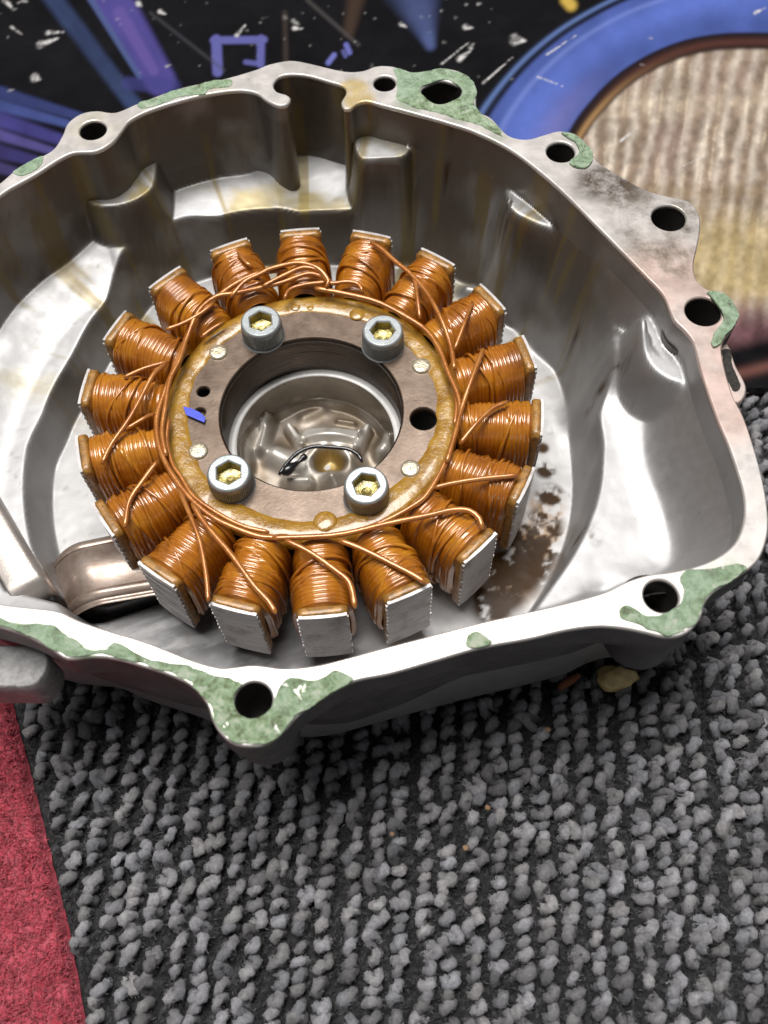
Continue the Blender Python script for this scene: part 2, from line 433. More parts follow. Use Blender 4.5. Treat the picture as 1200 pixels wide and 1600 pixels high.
INN = (Z1([(0, 610), (110, 545), (220, 480)]) + [(150, 236), (175, 222), (190, 204), (203, 188), (240, 170), (310, 150), (370, 141), (400, 145), (417, 157), (437, 165), (450, 162), (454, 153), (447, 147), (433, 143), (427, 132), (436, 120), (453, 116), (480, 118), (513, 127), (537, 135), (541, 144), (533, 160), (538, 170), (547, 170), (557, 162), (572, 158), (593, 163), (647, 177), (700, 192), (740, 205), (795, 232), (840, 265), (880, 300), (925, 345), (975, 396), (1010, 432), (1036, 460), (1047, 485), (1054, 500), (1071, 517), (1083, 534), (1098, 588), (1121, 655), (1137, 692), (1151, 732), (1162, 771), (1163, 809), (1151, 844), (1128, 866), (1095, 882), (1050, 893), (1012, 898), (980, 908), (945, 925), (889, 941), (825, 956), (750, 973), (700, 986), (600, 1012), (507, 1037), (467, 1043), (440, 1044), (410, 1040), (390, 1039), (367, 1042), (343, 1043), (300, 1031), (225, 1002), (175, 987), (125, 970), (95, 956), (75, 952), (37, 948), (0, 943), (-60, 922), (-160, 850), (-200, 690), (-160, 520), (-70, 372)])
outer = ccw(catmull(at(OUT, ZF)[:, :2]))
inner = ccw(catmull(at(INN, ZF)[:, :2]))
BH = [((145, 203), .34), ((601, 130), .29), ((876, 237), .35), ((1045, 340), .40), ((1099, 486), .40), ((1033, 931), .33), ((396, 1094), .345)]
holes = []; BHW = []
for p, r in BH:
    c = at([p], ZF)[0][:2]; BHW.append((c, r)); holes.append(circle(c, r, 40))
c = at([(690, 144)], ZF)[0][:2]
t = np.arange(48) / 48 * 2 * np.pi
holes.append(np.stack([c[0] + .52 * np.cos(t) * (1 + .05 * np.sin(3 * t)), c[1] + .43 * np.sin(t) * (1 + .06 * np.cos(4 * t))], 1)); BHW.append((c, .52))
holes.append(inner)

cover = thing('engine_cover', 'open aluminium engine side cover with green gasket scraps, resting on the grey carpet', 'engine cover')
fl = prism('flange', outer, holes, ZF, ZF - .10, FL, cover, 0.035)
fl['label'] = 'pale machined rim with bolt holes'

V, F = loft([np.c_[inset(outer, .004), np.full(len(outer), q)] for q in (ZF - .09, 1.6, 1.15)] + [np.c_[inset(outer, .05), np.full(len(outer), 1.0)], np.c_[inset(outer, .14), np.full(len(outer), .95)]])
o = obj('rim_body', V, F, SHELL, cover); fixnormals(o)
# bosses below the rim
for i, (c, r) in enumerate(BHW):
    ro = r + (.34 if i != 5 else .42); lo = [-.6, -.8, -.6, .2, -.6, -0.2, -0.2, .1][i]
    rings = [circle(c, ro, 40, 1.3), circle(c, ro * .97, 40, lo + .08), circle(c, ro * .9, 40, lo), circle(c, .01, 40, lo)]
    V, F = loft(rings)
    o = obj('bolt_boss', V, F, SHELL, cover); fixnormals(o)
    if i == 7: r = .5
    V, F = loft([circle(c, r + .012, 40, ZF - .08), circle(c, r + .004, 40, ZF - .3), circle(c, r - .006, 40, lo + .1), circle(c, .01, 40, lo + .06)])
    o = obj('bolt_hole', V, F, HOLE, cover); fixnormals(o); o.data.flip_normals()
# ------------------------------------------------------------------ heightfield of the well
def poly_sd(P, X, Y):
    """signed distance, positive inside"""
    d2 = np.full(X.shape, 1e9); ins = np.zeros(X.shape, bool)
    n = len(P)
    for i in range(n):
        a = P[i]; b = P[(i + 1) % n]; e = b - a; L = e @ e + 1e-12
        wx = X - a[0]; wy = Y - a[1]
        t = np.clip((wx * e[0] + wy * e[1]) / L, 0, 1)
        d2 = np.minimum(d2, (wx - t * e[0])**2 + (wy - t * e[1])**2)
        c = ((a[1] <= Y) & (b[1] > Y)) | ((b[1] <= Y) & (a[1] > Y))
        xs = a[0] + (Y - a[1]) / (e[1] if abs(e[1]) > 1e-12 else 1e-12) * e[0]
        ins ^= c & (X < xs)
    return np.sqrt(d2) * np.where(ins, 1, -1)

# the wall's own outline: the rim's without the hook and the post, which are ribs of their own
INW = [p for p in INN if not (395 < p[0] < 575 and p[1] < 175)]
k = next(i for i, p in enumerate(INW) if p[0] > 360 and p[1] < 200 and p[0] < 400) + 1
INW[k:k] = [(415, 118), (437, 108), (453, 104), (480, 106), (513, 115), (545, 127), (572, 142)]
wall = ccw(catmull(at(INW, ZF)[:, :2], step=0.2))
step = 0.05
gx = np.arange(-11.5, 10.2, step); gy = np.arange(-8.6, 9.6, step)
X, Y = np.meshgrid(gx, gy)
sd = poly_sd(wall, X, Y)
R = np.hypot(X, Y); TH = np.degrees(np.arctan2(Y, X))
def tab(th, pts):
    a = np.array([p[0] for p in pts], float); v = np.array([p[1] for p in pts], float)
    a = np.concatenate([a - 360, a, a + 360]); v = np.concatenate([v, v, v])
    t = ((th + 180) % 360) - 180
    # smooth interpolation
    i = np.clip(np.searchsorted(a, t, side='right') - 1, 0, len(a) - 2)
    f = (t - a[i]) / (a[i + 1] - a[i]); f = f * f * (3 - 2 * f)
    return v[i] + f * (v[i + 1] - v[i])
# theta (deg): where the drop to the floor begins, where the floor begins, height of the ledge
rtop = tab(TH, [(-180, 7.25), (-150, 7.3), (-120, 7.3), (-90, 7.3), (-60, 7.3), (-40, 7.07), (-23, 7.05), (-11, 6.98), (-4, 6.9), (7, 7.4), (14, 7.6), (25, 7.9), (45, 8.1), (62, 8.2), (74, 7.9), (80, 7.1), (92, 7.05), (98, 7.3), (109, 7.42), (118, 7.8), (124, 7.9), (131, 7.75), (143, 7.2), (157, 6.98), (170, 7.05)])
rbot = np.minimum(tab(TH, [(-180, 6.9), (-120, 6.9), (-60, 6.8), (-30, 6.66), (0, 6.6), (25, 7.0), (45, 7.1), (62, 7.2), (76, 6.8), (92, 6.75), (110, 7.1), (128, 7.3), (143, 6.85), (157, 6.65), (170, 6.75)]), rtop - .22)
zled = tab(TH, [(-180, -1.6), (-150, -1.6), (-120, -1.0), (-60, -0.6), (-40, -0.45), (-12, -0.45), (4, -0.45), (20, -0.2), (45, -0.6), (76, -0.9), (95, -0.9), (118, -0.85), (128, -1.05), (145, -1.4)])
zled = zled + tab(TH, [(-180, .5), (-150, .2), (-60, .2), (0, .3), (60, .0), (80, .25), (120, .2), (135, .45)]) * (1 - sstep(0, 1.5, sd))
wl = tab(TH, [(-180, 0.2), (-42, 0.9), (-15, 0.9), (0, 0.6), (15, 0.5), (30, 0.8), (60, 0.6), (76, 0.16), (120, 0.16), (128, .22), (150, 0.18)])
FLOOR = -2.8
tt = sstep(0, 1, (R - rbot) / (rtop - rbot + 1e-6))
z = FLOOR + (zled - FLOOR) * tt
_t = np.clip((sd / wl + np.where(wl < .3, 1.6, .7)) / np.where(wl < .3, 2.2, 1.7), 0, 1)
z = z + (1.9 - z) * (1 - _t * _t * (3 - 2 * _t))
def bump(px, zz, w_, below=0.0):
    global z
    P = ccw(catmull(at(px, zz)[:, :2], step=0.15))
    s = poly_sd(P, X, Y)
    k_ = sstep(-w_, 0.05, s)
    z = np.maximum(z, z + (zz - z) * k_)
bump([(1003, 500), (1046, 492), (1066, 522), (1088, 556), (1094, 590), (1058, 597), (1022, 578), (1003, 545)], 1.1, .35)
bump([(798, 296), (845, 300), (872, 335), (858, 352), (820, 340), (798, 325)], .8, .55)
bump([(126, 288), (175, 276), (208, 245), (240, 225), (241, 288), (218, 310), (180, 322), (138, 318)], .43, .25)
bump([(554, 192), (595, 182), (642, 215), (636, 243), (600, 249), (560, 246)], .9, .22)
# ridge running down from the small ledge on the far wall
P0 = at([(795, 325)], .8)[0]; P1 = at([(733, 432)], -2.0)[0]
tq = np.clip(((X - P0[0]) * (P1[0] - P0[0]) + (Y - P0[1]) * (P1[1] - P0[1])) / ((P1[0] - P0[0])**2 + (P1[1] - P0[1])**2), 0, 1)
dq = np.hypot(X - P0[0] - tq * (P1[0] - P0[0]), Y - P0[1] - tq * (P1[1] - P0[1]))
z = z + 0.35 * np.exp(-(dq / .22)**2) * (tq > 0)
# soft rise where the shelf meets its upper corner, and a shallow dish near the bolt hole
q = at([(955, 560)], 0)[0]; z = z + 0.7 * np.exp(-(np.hypot(X - q[0], Y - q[1]) / .55)**2) * (sd > .3)
q = at([(960, 915)], 0.3)[0]; z = z - 0.25 * np.exp(-(np.hypot(X - q[0], Y - q[1]) / .4)**2)
z = z + 0.04 * (fbm(X * .7, Y * .7, seed=3) - .5) + 0.005 * (fbm(X * 6, Y * 6, seed=5) - .5)
z = np.where(R < 2.6, np.minimum(z, -3.05), z)
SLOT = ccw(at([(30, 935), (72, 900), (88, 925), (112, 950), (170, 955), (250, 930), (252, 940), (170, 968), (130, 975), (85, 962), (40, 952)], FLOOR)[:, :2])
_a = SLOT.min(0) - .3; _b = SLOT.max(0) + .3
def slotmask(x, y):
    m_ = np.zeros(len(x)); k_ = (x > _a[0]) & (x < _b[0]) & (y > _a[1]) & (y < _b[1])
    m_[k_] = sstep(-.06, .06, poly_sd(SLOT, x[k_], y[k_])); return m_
z = z - .36 * slotmask(X.ravel(), Y.ravel()).reshape(X.shape)
keep = sd > -0.28
nx, ny = len(gx), len(gy)
F = grid_faces(nx, ny)
F = F[keep.ravel()[F].all(1)]
used = np.unique(F); remap = -np.ones(nx * ny, int); remap[used] = np.arange(len(used))
V = np.c_[X.ravel(), Y.ravel(), z.ravel()][used]; F = remap[F]
alu = np.array([0.46, 0.455, 0.455]); brown = np.array([0.13, 0.106, 0.082]); olive = np.array([0.24, 0.18, 0.065]); grime = np.array([0.045, 0.020, 0.004])
def dirt_and_shade(x, y, zz, steep):
    """colour of the bare, oiled and stained casting at a point, with some shade painted in, and how oily it is"""
    th_ = np.degrees(np.arctan2(y, x)); r_ = np.hypot(x, y)
    far = sstep(5, 32, th_) * (1 - sstep(150, 175, th_))
    streak = fbm(th_ * .35, zz * .30, seed=21, octv=5)
    cloud = fbm(x * .55, y * .55, zz * .55, seed=31, octv=5)
    fine = fbm(x * 3, y * 3, zz * 3, seed=33, octv=4)
    f1 = np.clip((.25 + .75 * far) * (.35 + .9 * sstep(.3, .65, cloud)) * (.03 + .97 * steep), 0, .92)
    col = alu * (1 - f1[:, None]) + brown * f1[:, None]
    fl_ = ((zz < -2.3) * (1 - steep))[:, None] * .25
    col = col * (1 - fl_) + np.array([.28, .265, .25]) * fl_
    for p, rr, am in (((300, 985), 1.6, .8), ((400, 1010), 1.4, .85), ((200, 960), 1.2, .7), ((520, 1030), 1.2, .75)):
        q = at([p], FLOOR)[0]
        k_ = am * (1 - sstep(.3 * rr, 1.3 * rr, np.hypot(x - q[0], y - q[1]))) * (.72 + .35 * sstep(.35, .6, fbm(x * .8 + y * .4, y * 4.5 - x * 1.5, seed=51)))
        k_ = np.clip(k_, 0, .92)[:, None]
        col = col * (1 - k_) + np.array([.065, .064, .066]) * k_  # front-left floor: darker oily metal, with the coils' shade painted in
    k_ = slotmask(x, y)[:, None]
    col = col * (1 - k_) + np.array([.008, .007, .007]) * k_  # near-black painted in as the shade of a deep slot
    f2 = far * sstep(.56, .70, streak) * .75
    col = col * (1 - f2[:, None]) + olive * f2[:, None]
    pit = .4 * sstep(.76, .80, fbm(x * 5, y * 5, zz * 5, seed=37, octv=3)) * .6
    col = col * (1 - pit[:, None]) + np.array([.10, .07, .05]) * pit[:, None]
    gm = np.zeros(len(x))
    for p, rr in (((785, 925), .45), ((808, 890), .55), ((832, 860), .5), ((850, 820), .35), ((860, 775), .25), ((852, 735), .18), ((790, 890), .45), ((765, 935), .35), ((815, 840), .35), ((848, 700), .12), ((842, 845), .5), ((822, 880), .5), ((770, 945), .4)):
        q = at([p], FLOOR)[0]
        gm = np.maximum(gm, 1 - sstep(.5 * rr, 1.9 * rr, np.hypot(x - q[0], y - q[1])))
    gm = np.minimum(1, gm * 1.4) * sstep(.40, .48, .5 * fine + .25 * fbm(x * 1.5, y * 1.5, seed=44) + .25 * fbm(x * 7, y * 7, seed=45)) * (zz < -2.2)
    for p, rr, zl in (((963, 588), .25, -.1), ((972, 565), .2, .3), ((905, 850), .25, -1.2), ((925, 840), .25, -.5), ((890, 560), .12, -2.2), ((700, 235), .12, 1.2), ((940, 600), .2, -.4)):
        q = at([p], zl)[0]
        gm = np.maximum(gm, (1 - sstep(.2 * rr, 1.3 * rr, np.hypot(x - q[0], y - q[1]))) * sstep(.35, .6, fine))
    hal = np.zeros(len(x))
    for p, rr in (((830, 850), 1.2), ((800, 900), 1.0), ((855, 790), .6)):
        q = at([p], FLOOR)[0]; hal = np.maximum(hal, 1 - sstep(.2, rr, np.hypot(x - q[0], y - q[1])))
    hal *= .95 * sstep(.40, .56, .5 * fine + .5 * fbm(x * 2.2, y * 1.4, seed=48)) * (zz < -2.2)
    col = col * (1 - hal[:, None]) + np.array([.26, .135, .035]) * hal[:, None]
    col = col * (1 - gm[:, None]) + grime * gm[:, None]
    yb_ = (far * (1 - steep) * sstep(.5, .68, cloud) * .7)[:, None]
    col = col * (1 - yb_) + np.array([.36, .28, .09]) * yb_
    return col, np.clip(far * .7 * (.3 + steep) * (1 - gm) + gm * .15 + .1, 0, 1), np.clip(gm + .6 * hal, 0, 1)
g = np.gradient(z, step); steep = sstep(.5, 2.0, np.hypot(*g)).ravel()[used]
well = obj('well', V, F, WELL, cover)
well['label'] = 'oily grey inside with ledges and a round floor'
col, oil, dirt = dirt_and_shade(*V.T, steep)
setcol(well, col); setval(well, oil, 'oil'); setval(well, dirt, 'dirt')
# upright wall straight below the lip of the rim, with the ribs of the hook and the post
zs = np.concatenate([[ZF - .09], np.linspace(1.75, -2.75, 26)])
rings = [np.c_[inset(inner, -.012 if i < 1 else -.004 - .0 * i), np.full(len(inner), q)] for i, q in enumerate(zs)]
V, F = loft(rings)
o = obj('rim_wall', V, F, WELL, cover); fixnormals(o); o.data.flip_normals()
col, oil, dirt = dirt_and_shade(*V.T, np.ones(len(V))); setcol(o, col); setval(o, oil, 'oil')

# outer shell
ao = np.linspace(0, 2 * np.pi, 181)[:-1]
oc = np.array([-1.0, 0.3])
def polar_r(P, ang):
    a = np.arctan2(P[:, 1] - oc[1], P[:, 0] - oc[0]); r = np.hypot(P[:, 0] - oc[0], P[:, 1] - oc[1])
    o_ = np.argsort(a); return np.interp(ang, a[o_], r[o_], period=2 * np.pi)
ro = polar_r(outer, ao)
ker = np.ones(9) / 9
low = np.array([np.min(np.take(ro, range(i - 5, i + 6), mode='wrap')) for i in range(180)])
low = np.convolve(np.concatenate([low[-8:], low, low[:8]]), ker, 'same')[8:-8] - .12
rin = np.array([np.max(np.take(polar_r(inner, ao), range(i - 1, i + 2), mode='wrap')) for i in range(180)])
base = np.minimum(low - .9, 7.7 + .5 * np.cos(ao - np.pi))
rings = []
for zz_, f in ((.98, 1), (.5, .985), (-.4, .93), (-1.3, .82), (-2.1, .62), (-2.7, .36), (-3.1, .14), (-3.29, 0), (-3.295, -.6)):
    rr = base + (low - base) * f
    if zz_ > -1: rr = np.maximum(rr, rin + .10)
    rings.append(np.stack([oc[0] + rr * np.cos(ao), oc[1] + rr * np.sin(ao), np.full(180, zz_)], 1))
V, F = loft(rings, True, False, True)
o = obj('outer_shell', V, F, SHELL, cover); fixnormals(o)

# green gasket scraps
def rough_poly(px, zlev, amp=.045, seed=0, step=.035):
    P = ccw(catmull(at(px, zlev)[:, :2], step=step))
    L = np.arange(len(P)) * step
    d = (fbm(L * 3, L * 0 + seed * 7.3, seed=seed, octv=5) - .5) * 3 * amp
    return inset(P, d[:, None])
G = [Z1([(430, 325), (500, 298), (560, 277), (640, 258), (700, 246), (725, 250), (720, 265), (650, 277), (640, 292), (560, 303), (480, 332), (445, 338)]),
     Z1([(40, 538), (70, 516), (130, 487), (130, 505), (110, 530), (70, 547)]),
     Z2([(560, 414), (600, 428), (640, 460), (650, 492), (628, 524), (598, 522), (583, 508), (600, 492), (607, 472), (597, 450), (578, 434)]),
     Z5([(930, 168), (960, 162), (1000, 172), (1040, 210), (1070, 268), (1050, 320), (1010, 362), (985, 400), (955, 410), (945, 385), (962, 350), (980, 325), (1002, 290), (995, 250), (970, 215)]),
     Z6([(1080, 216), (1108, 234), (1050, 282), (975, 322), (938, 375), (912, 435), (865, 485), (800, 512), (720, 492), (640, 462), (592, 442), (583, 402), (620, 393), (680, 432), (740, 428), (800, 405), (838, 370), (848, 320), (836, 285), (840, 260), (870, 240), (930, 242), (1000, 225)]),
     Z7([(0, 197), (110, 214), (190, 240), (235, 262), (205, 300), (196, 345), (212, 400), (262, 436), (320, 428), (368, 385), (388, 330), (420, 270), (460, 237), (560, 245), (620, 240), (680, 202), (753, 238), (728, 258), (688, 284), (590, 349), (500, 412), (430, 490), (370, 530), (240, 548), (185, 538), (125, 485), (95, 430), (75, 360), (30, 310), (0, 280)]),
     Z8([(-60, 440), (0, 452), (40, 470), (140, 503), (250, 490), (340, 505), (400, 560), (480, 600), (570, 655), (660, 642), (710, 610), (800, 660), (900, 710), (1000, 745), (1060, 742), (1200, 775), (1200, 868), (1050, 800), (900, 755), (760, 715), (640, 692), (560, 690), (430, 708), (372, 678), (300, 630), (150, 560), (0, 518), (-60, 500)]),
     [(731, 995), (746, 987), (769, 1002), (755, 1010), (733, 1010)]]
for i, g_ in enumerate(G):
    prism('gasket_scrap', rough_poly(g_, ZF + .02, seed=i + 1), [], ZF + (.06 if i in (2, 3) else .018 + .0022 * i), ZF - .02, GK, cover, .008)
g_ = Z3([(715, 78), (800, 101), (860, 92), (930, 82), (1030, 104), (1088, 160), (1088, 240), (1108, 287), (1160, 318), (1205, 365), (1215, 398), (1120, 352), (1000, 315), (900, 283), (800, 258), (725, 222), (722, 180), (718, 130)])
c = at([(690, 144)], ZF)[0][:2]
prism('gasket_scrap', rough_poly(g_, ZF + .02, seed=20), [inset(ccw(holes[7]), -.01 + .025 * np.sin(np.arange(48) * .52)[:, None])], ZF + .02, ZF - .02, GK, cover, .012)

# lugs outside the rim
lug = at([(-70, 1002), (0, 1008), (50, 1009), (72, 1020), (71, 1048), (52, 1070), (20, 1073), (-70, 1064)], .6)[:, :2]
prism('mounting_lug', ccw(catmull(lug)), [], .6, -.5, ROUGH, cover, .035)
lug = at([(1120, 548), (1136, 536), (1150, 570), (1166, 602), (1164, 620), (1153, 630), (1140, 622)], 1.6)[:, :2]
o = prism('side_lug', ccw(catmull(lug)), [], 1.6, .4, FL, cover, .04)
b_ = at([(1126, 552), (1138, 545), (1147, 575), (1157, 606), (1147, 612)], 1.6)[:, :2]
prism('worn_patch', rough_poly([(1127, 553), (1138, 547), (1147, 575), (1156, 603), (1146, 610), (1138, 590)], 1.6, .05, 33), [], 1.606, 1.58, SOOT, cover, .003)

# cable clamp in the near corner: a bent plate and its leg
def patch(corners, zfun, nu, nv):
    A, B, C_, D = [np.array(c) for c in corners]   # top-left, top-right, bottom-right, bottom-left
    u = np.linspace(0, 1, nu); v = np.linspace(0, 1, nv)
    V = []
    for uu in u:
        for vv in v:
            p = (A * (1 - vv) + B * vv) * (1 - uu) + (D * (1 - vv) + C_ * vv) * uu
            V.append((p[0], p[1], zfun(uu, vv)))
    return np.array(V), grid_faces(nv, nu)
cz = lambda u, v: -1.98 + .26 * math.sin(math.pi * min(1, u * 1.02)) - .05 * v + .09 * math.exp(-((u - .07) / .035)**2) + .10 * math.exp(-((u - .88) / .03)**2) + .06 * math.exp(-((u - .96) / .02)**2) - .75 * max(0, (.42 - v) / .42)**2
pc = at([(70, 858), (205, 828), (262, 918), (92, 948)], -1.75)[:, :2]
V, F = patch(pc, cz, 60, 30)
o = obj('cable_clamp', V, F, CLAMP, cover); md = o.modifiers.new('thick', 'SOLIDIFY'); md.thickness = .0012; md.offset = -1
o['label'] = 'brown stained bent clamp plate'
lz = lambda u, v: -1.45 + .05 * math.sin(math.pi * v) - .15 * u - .5 * max(0, (u - .92) / .08) - .6 * max(0, (v - .9) / .1)**2
pc = at([(-90, 735), (-28, 742), (71, 908), (20, 940)], -1.3)[:, :2]
V, F = patch(pc, lz, 30, 20)
o = obj('clamp_leg', V, F, CLEG, cover); md = o.modifiers.new('thick', 'SOLIDIFY'); md.thickness = .0012; md.offset = -1

# recess seen through the bore
gx = np.arange(-2.25, 2.26, .025); X2, Y2 = np.meshgrid(gx, gx); R2 = np.hypot(X2, Y2)
zr = np.full(X2.shape, -2.95)
def caps(a, b, wd, h, zlev=-2.7, sharp=2.0):
    global zr
    A = at([a], zlev)[0]; B = at([b], zlev)[0]
    e = B[:2] - A[:2]
    tq = np.clip(((X2 - A[0]) * e[0] + (Y2 - A[1]) * e[1]) / (e @ e + 1e-9), 0, 1)
    d = np.hypot(X2 - A[0] - tq * e[0], Y2 - A[1] - tq * e[1])
    zr = zr + h * np.exp(-(d / wd)**sharp)
caps((515, 716), (515, 722), .80, .45, sharp=3.0)
caps((452, 668), (472, 702), .13, .42, sharp=4)
caps((574, 670), (558, 706), .13, .42, sharp=4)
caps((482, 680), (554, 683), .22, .30, sharp=6)
caps((392, 640), (368, 725), .30, .75)
caps((420, 655), (408, 700), .14, .35)
caps((430, 708), (455, 722), .30, .34)
caps((598, 705), (606, 690), .22, .42)
caps((520, 755), (526, 764), .20, .35)
caps((452, 752), (480, 756), .16, .35)
caps((475, 645), (500, 632), .22, .12)
caps((528, 652), (552, 656), .07, .12)
q = at([(514, 712)], -2.5)[0]; zr = zr - .55 * np.exp(-(np.hypot(X2 - q[0], (Y2 - q[1]) * 1.2 + .35 * np.abs(X2 - q[0])) / .40)**4)
zr = zr + .05 * (fbm(X2 * 1.2, Y2 * 1.2, seed=61, octv=2) - .5)
RIN = 1.98
zr = zr + .25 * sstep(1.75, 1.99, R2)
F = grid_faces(len(gx), len(gx)); kp = (R2 < 2.0).ravel(); F = F[kp[F].all(1)]
used = np.unique(F); remap = -np.ones(len(gx)**2, int); remap[used] = np.arange(len(used))
V = np.c_[X2.ravel(), Y2.ravel(), zr.ravel()][used]
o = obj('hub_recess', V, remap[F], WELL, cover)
rr_ = R2.ravel()[used]
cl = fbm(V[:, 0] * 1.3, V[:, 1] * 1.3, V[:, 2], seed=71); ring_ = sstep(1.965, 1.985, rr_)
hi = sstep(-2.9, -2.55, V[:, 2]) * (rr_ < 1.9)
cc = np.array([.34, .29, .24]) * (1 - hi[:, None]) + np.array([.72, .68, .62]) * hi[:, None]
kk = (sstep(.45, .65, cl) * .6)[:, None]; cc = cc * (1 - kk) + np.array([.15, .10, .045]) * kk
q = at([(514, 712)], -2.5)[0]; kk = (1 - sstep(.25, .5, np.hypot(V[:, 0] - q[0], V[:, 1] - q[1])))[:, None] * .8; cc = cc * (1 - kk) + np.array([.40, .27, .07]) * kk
cc = cc * (1 - ring_[:, None]) + np.array([.66, .65, .63]) * ring_[:, None]
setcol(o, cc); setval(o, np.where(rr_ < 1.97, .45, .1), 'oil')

V, F = lathe([(2.195, -1.70), (2.17, -1.685), (2.02, -1.685), (1.985, -1.71)], 128)
o = obj('seat_ring', V, F, SEAT, cover); fixnormals(o)
V, F = lathe([(1.985, -1.712), (1.98, -2.2), (1.965, -2.7), (1.93, -2.9)], 128)
o = obj('hub_wall', V, F, RIB, cover); fixnormals(o); o.data.flip_normals()

# ================================================================== STATOR
stator = thing('stator', 'stator ring of varnished copper coils bolted inside the aluminium cover', 'stator')
HZ = -0.37
toh = lambda L: at([(230 + x * .425, 440 + y * .425) for x, y in L], HZ)[:, :2]
big = toh([(1016, 503)])[0]; s1 = toh([(206, 403)])[0]; s2 = toh([(193, 480)])[0]
hub_h = [circle((0, 0), 2.2, 96), circle(big, .32, 32), circle(s1, .155, 24), circle(s2, .14, 24)]
prism('hub_plate', circle((0, 0), 3.35, 128), hub_h, HZ, -.62, PLATE, stator, .025)
for c, r in ((big, .32), (s1, .155), (s2, .14)):
    V, F = loft([circle(c, r + .004, 24, -.5), circle(c, r, 24, -.55 if r == .14 else -1.4), circle(c, .01, 24, -.56 if r == .14 else -1.45)])
    o = obj('bolt_hole', V, F, DARK if r != .14 else PLATE, stator)
prof = [(2.205, -.40), (2.17, -.43), (2.17, -.55), (2.2, -.57)]
zz_ = -.57
while zz_ > -2.3:
    prof += [(2.2, zz_), (2.185, zz_ - .03), (2.2, zz_ - .06)]; zz_ -= .09
prof += [(2.2, -2.35)]
V, F = lathe(prof, 128); o = obj('bore_sleeve', V, F, BORE, stator); fixnormals(o); o.data.flip_normals()
V, F = lathe([(3.5, -.5), (3.5, -2.35), (2.2, -2.36)], 96); obj('core', V, F, CORE, stator)
# resin ring with a wandering inner edge
n = 240; t = np.arange(n) / n * 2 * np.pi
irr = 2.98 + .07 * (fbm(np.cos(t) * 3 + 5, np.sin(t) * 3 + 5, seed=9) - .5) * 2 + .05 * np.sin(t * 3 + 1) + .05 * (vnoise(np.cos(t) * 14 + 20, np.sin(t) * 14 + 20, seed=4) - .5)
irr -= .12 * np.exp(-((t - 5.3) / .35)**2) + .1 * np.exp(-((t - 4.3) / .3)**2)
hgt = .015 + .05 * fbm(np.cos(t) * 9, np.sin(t) * 9, seed=12)
def rg(r, zv): return np.stack([r * np.cos(t), r * np.sin(t), zv], 1)
V, F = loft([rg(irr, np.full(n, HZ - .01)), rg(irr + .03, HZ + .02 + 0 * t), rg(irr + .12, HZ + hgt * .7), rg(irr * .4 + 3.4 * .6, HZ + hgt + .02), rg(0 * t + 3.40, HZ + hgt + .0), rg(0 * t + 3.50, HZ + .01 + 0 * t), rg(0 * t + 3.55, -.7 + 0 * t)])
o = obj('resin_ring', V, F, RES, stator); fixnormals(o)
# resin drops
for p, r in (((655, 885), .27), ((772, 122), .2), ((545, 96), .13), ((600, 98), .09)):
    c = toh([p])[0]
    rings = [circle(c, r * math.cos(a) * (1 if a < 1.5 else .05), 20, HZ + .03 + r * .25 * math.sin(a)) for a in (0, .3, .6, .9, 1.2, 1.55)]
    V, F = loft(rings); obj('resin_drop', V, F, RES, stator)
for i, p in enumerate([(262, 262), (1008, 312), (188, 625), (968, 690)]):
    c = toh([p])[0]; r = .215
    V, F = lathe([(r + .02, HZ - .01), (r + .01, HZ + .045), (r - .03, HZ + .07), (r * .5, HZ + .075), (.01, HZ + .07)], 32, c)
    obj('rivet', V, F, RIVET, stator)
V = at([(286, 635), (299, 638), (312, 644), (321, 652), (319, 660), (305, 654), (291, 648)], HZ + .1)
c = V.mean(0); Vb = np.concatenate([V, V - [0, 0, .012]])
n = len(V); F = [tuple(range(n))[::-1]] + [(i, (i + 1) % n, n + (i + 1) % n, n + i) for i in range(n)]
o = obj('paint_mark', Vb, F, BLUE, stator, False); fixnormals(o)
o['label'] = 'small blue paint mark'

# socket bolts
def hexr(a, f): return f / np.cos((a + np.pi / 6) % (np.pi / 3) - np.pi / 6)
n = 144; a = np.arange(n) / n * 2 * np.pi
kn = .013 * np.where((np.arange(n) % 2) == 0, 1, -1)
def ring2(r, zv): return np.stack([r * np.cos(a), r * np.sin(a), np.full(n, zv)], 1)
rings = [ring2(.54 + 0 * a, 0), ring2(.54 + 0 * a, .015), ring2(.50 + kn, .02), ring2(.50 + kn, .42), ring2(.495 + 0 * a, .45), ring2(.495 + 0 * a, .53), ring2(.48 + 0 * a, .575), ring2(.44 + 0 * a, .60), ring2(hexr(a, .29), .60), ring2(hexr(a, .262), .575)]
Vh, Fh = loft(rings)
flat_h = list(range(7 * n, 9 * n)) + list(range(2 * n, 3 * n))
Vs, Fs = loft([ring2(hexr(a, .262), .575), ring2(hexr(a, .255), .30), ring2(.12 + 0 * a, .27), ring2(.01 + 0 * a, .22)])
bp = at([(407, 501), (598, 516), (572, 757), (357, 738)], HZ + .6)
bolt0 = None
for i, p in enumerate(bp):
    loc = (p[0], p[1], HZ + .005); rz = [0.1, .45, .3, .05][i]
    if bolt0 is None:
        bolt0 = obj('socket_bolt', Vh, Fh, ZINC, stator, True, loc, rz, flat_h); fixnormals(bolt0)
        sock0 = obj('hex_socket', Vs, Fs, SOCK, bolt0, False, (0, 0, 0))
    else:
        b2 = bolt0.copy(); COL.objects.link(b2); b2.location = tuple(v * S for v in loc); b2.rotation_euler[2] = rz
        s2_ = sock0.copy(); COL.objects.link(s2_); s2_.parent = b2

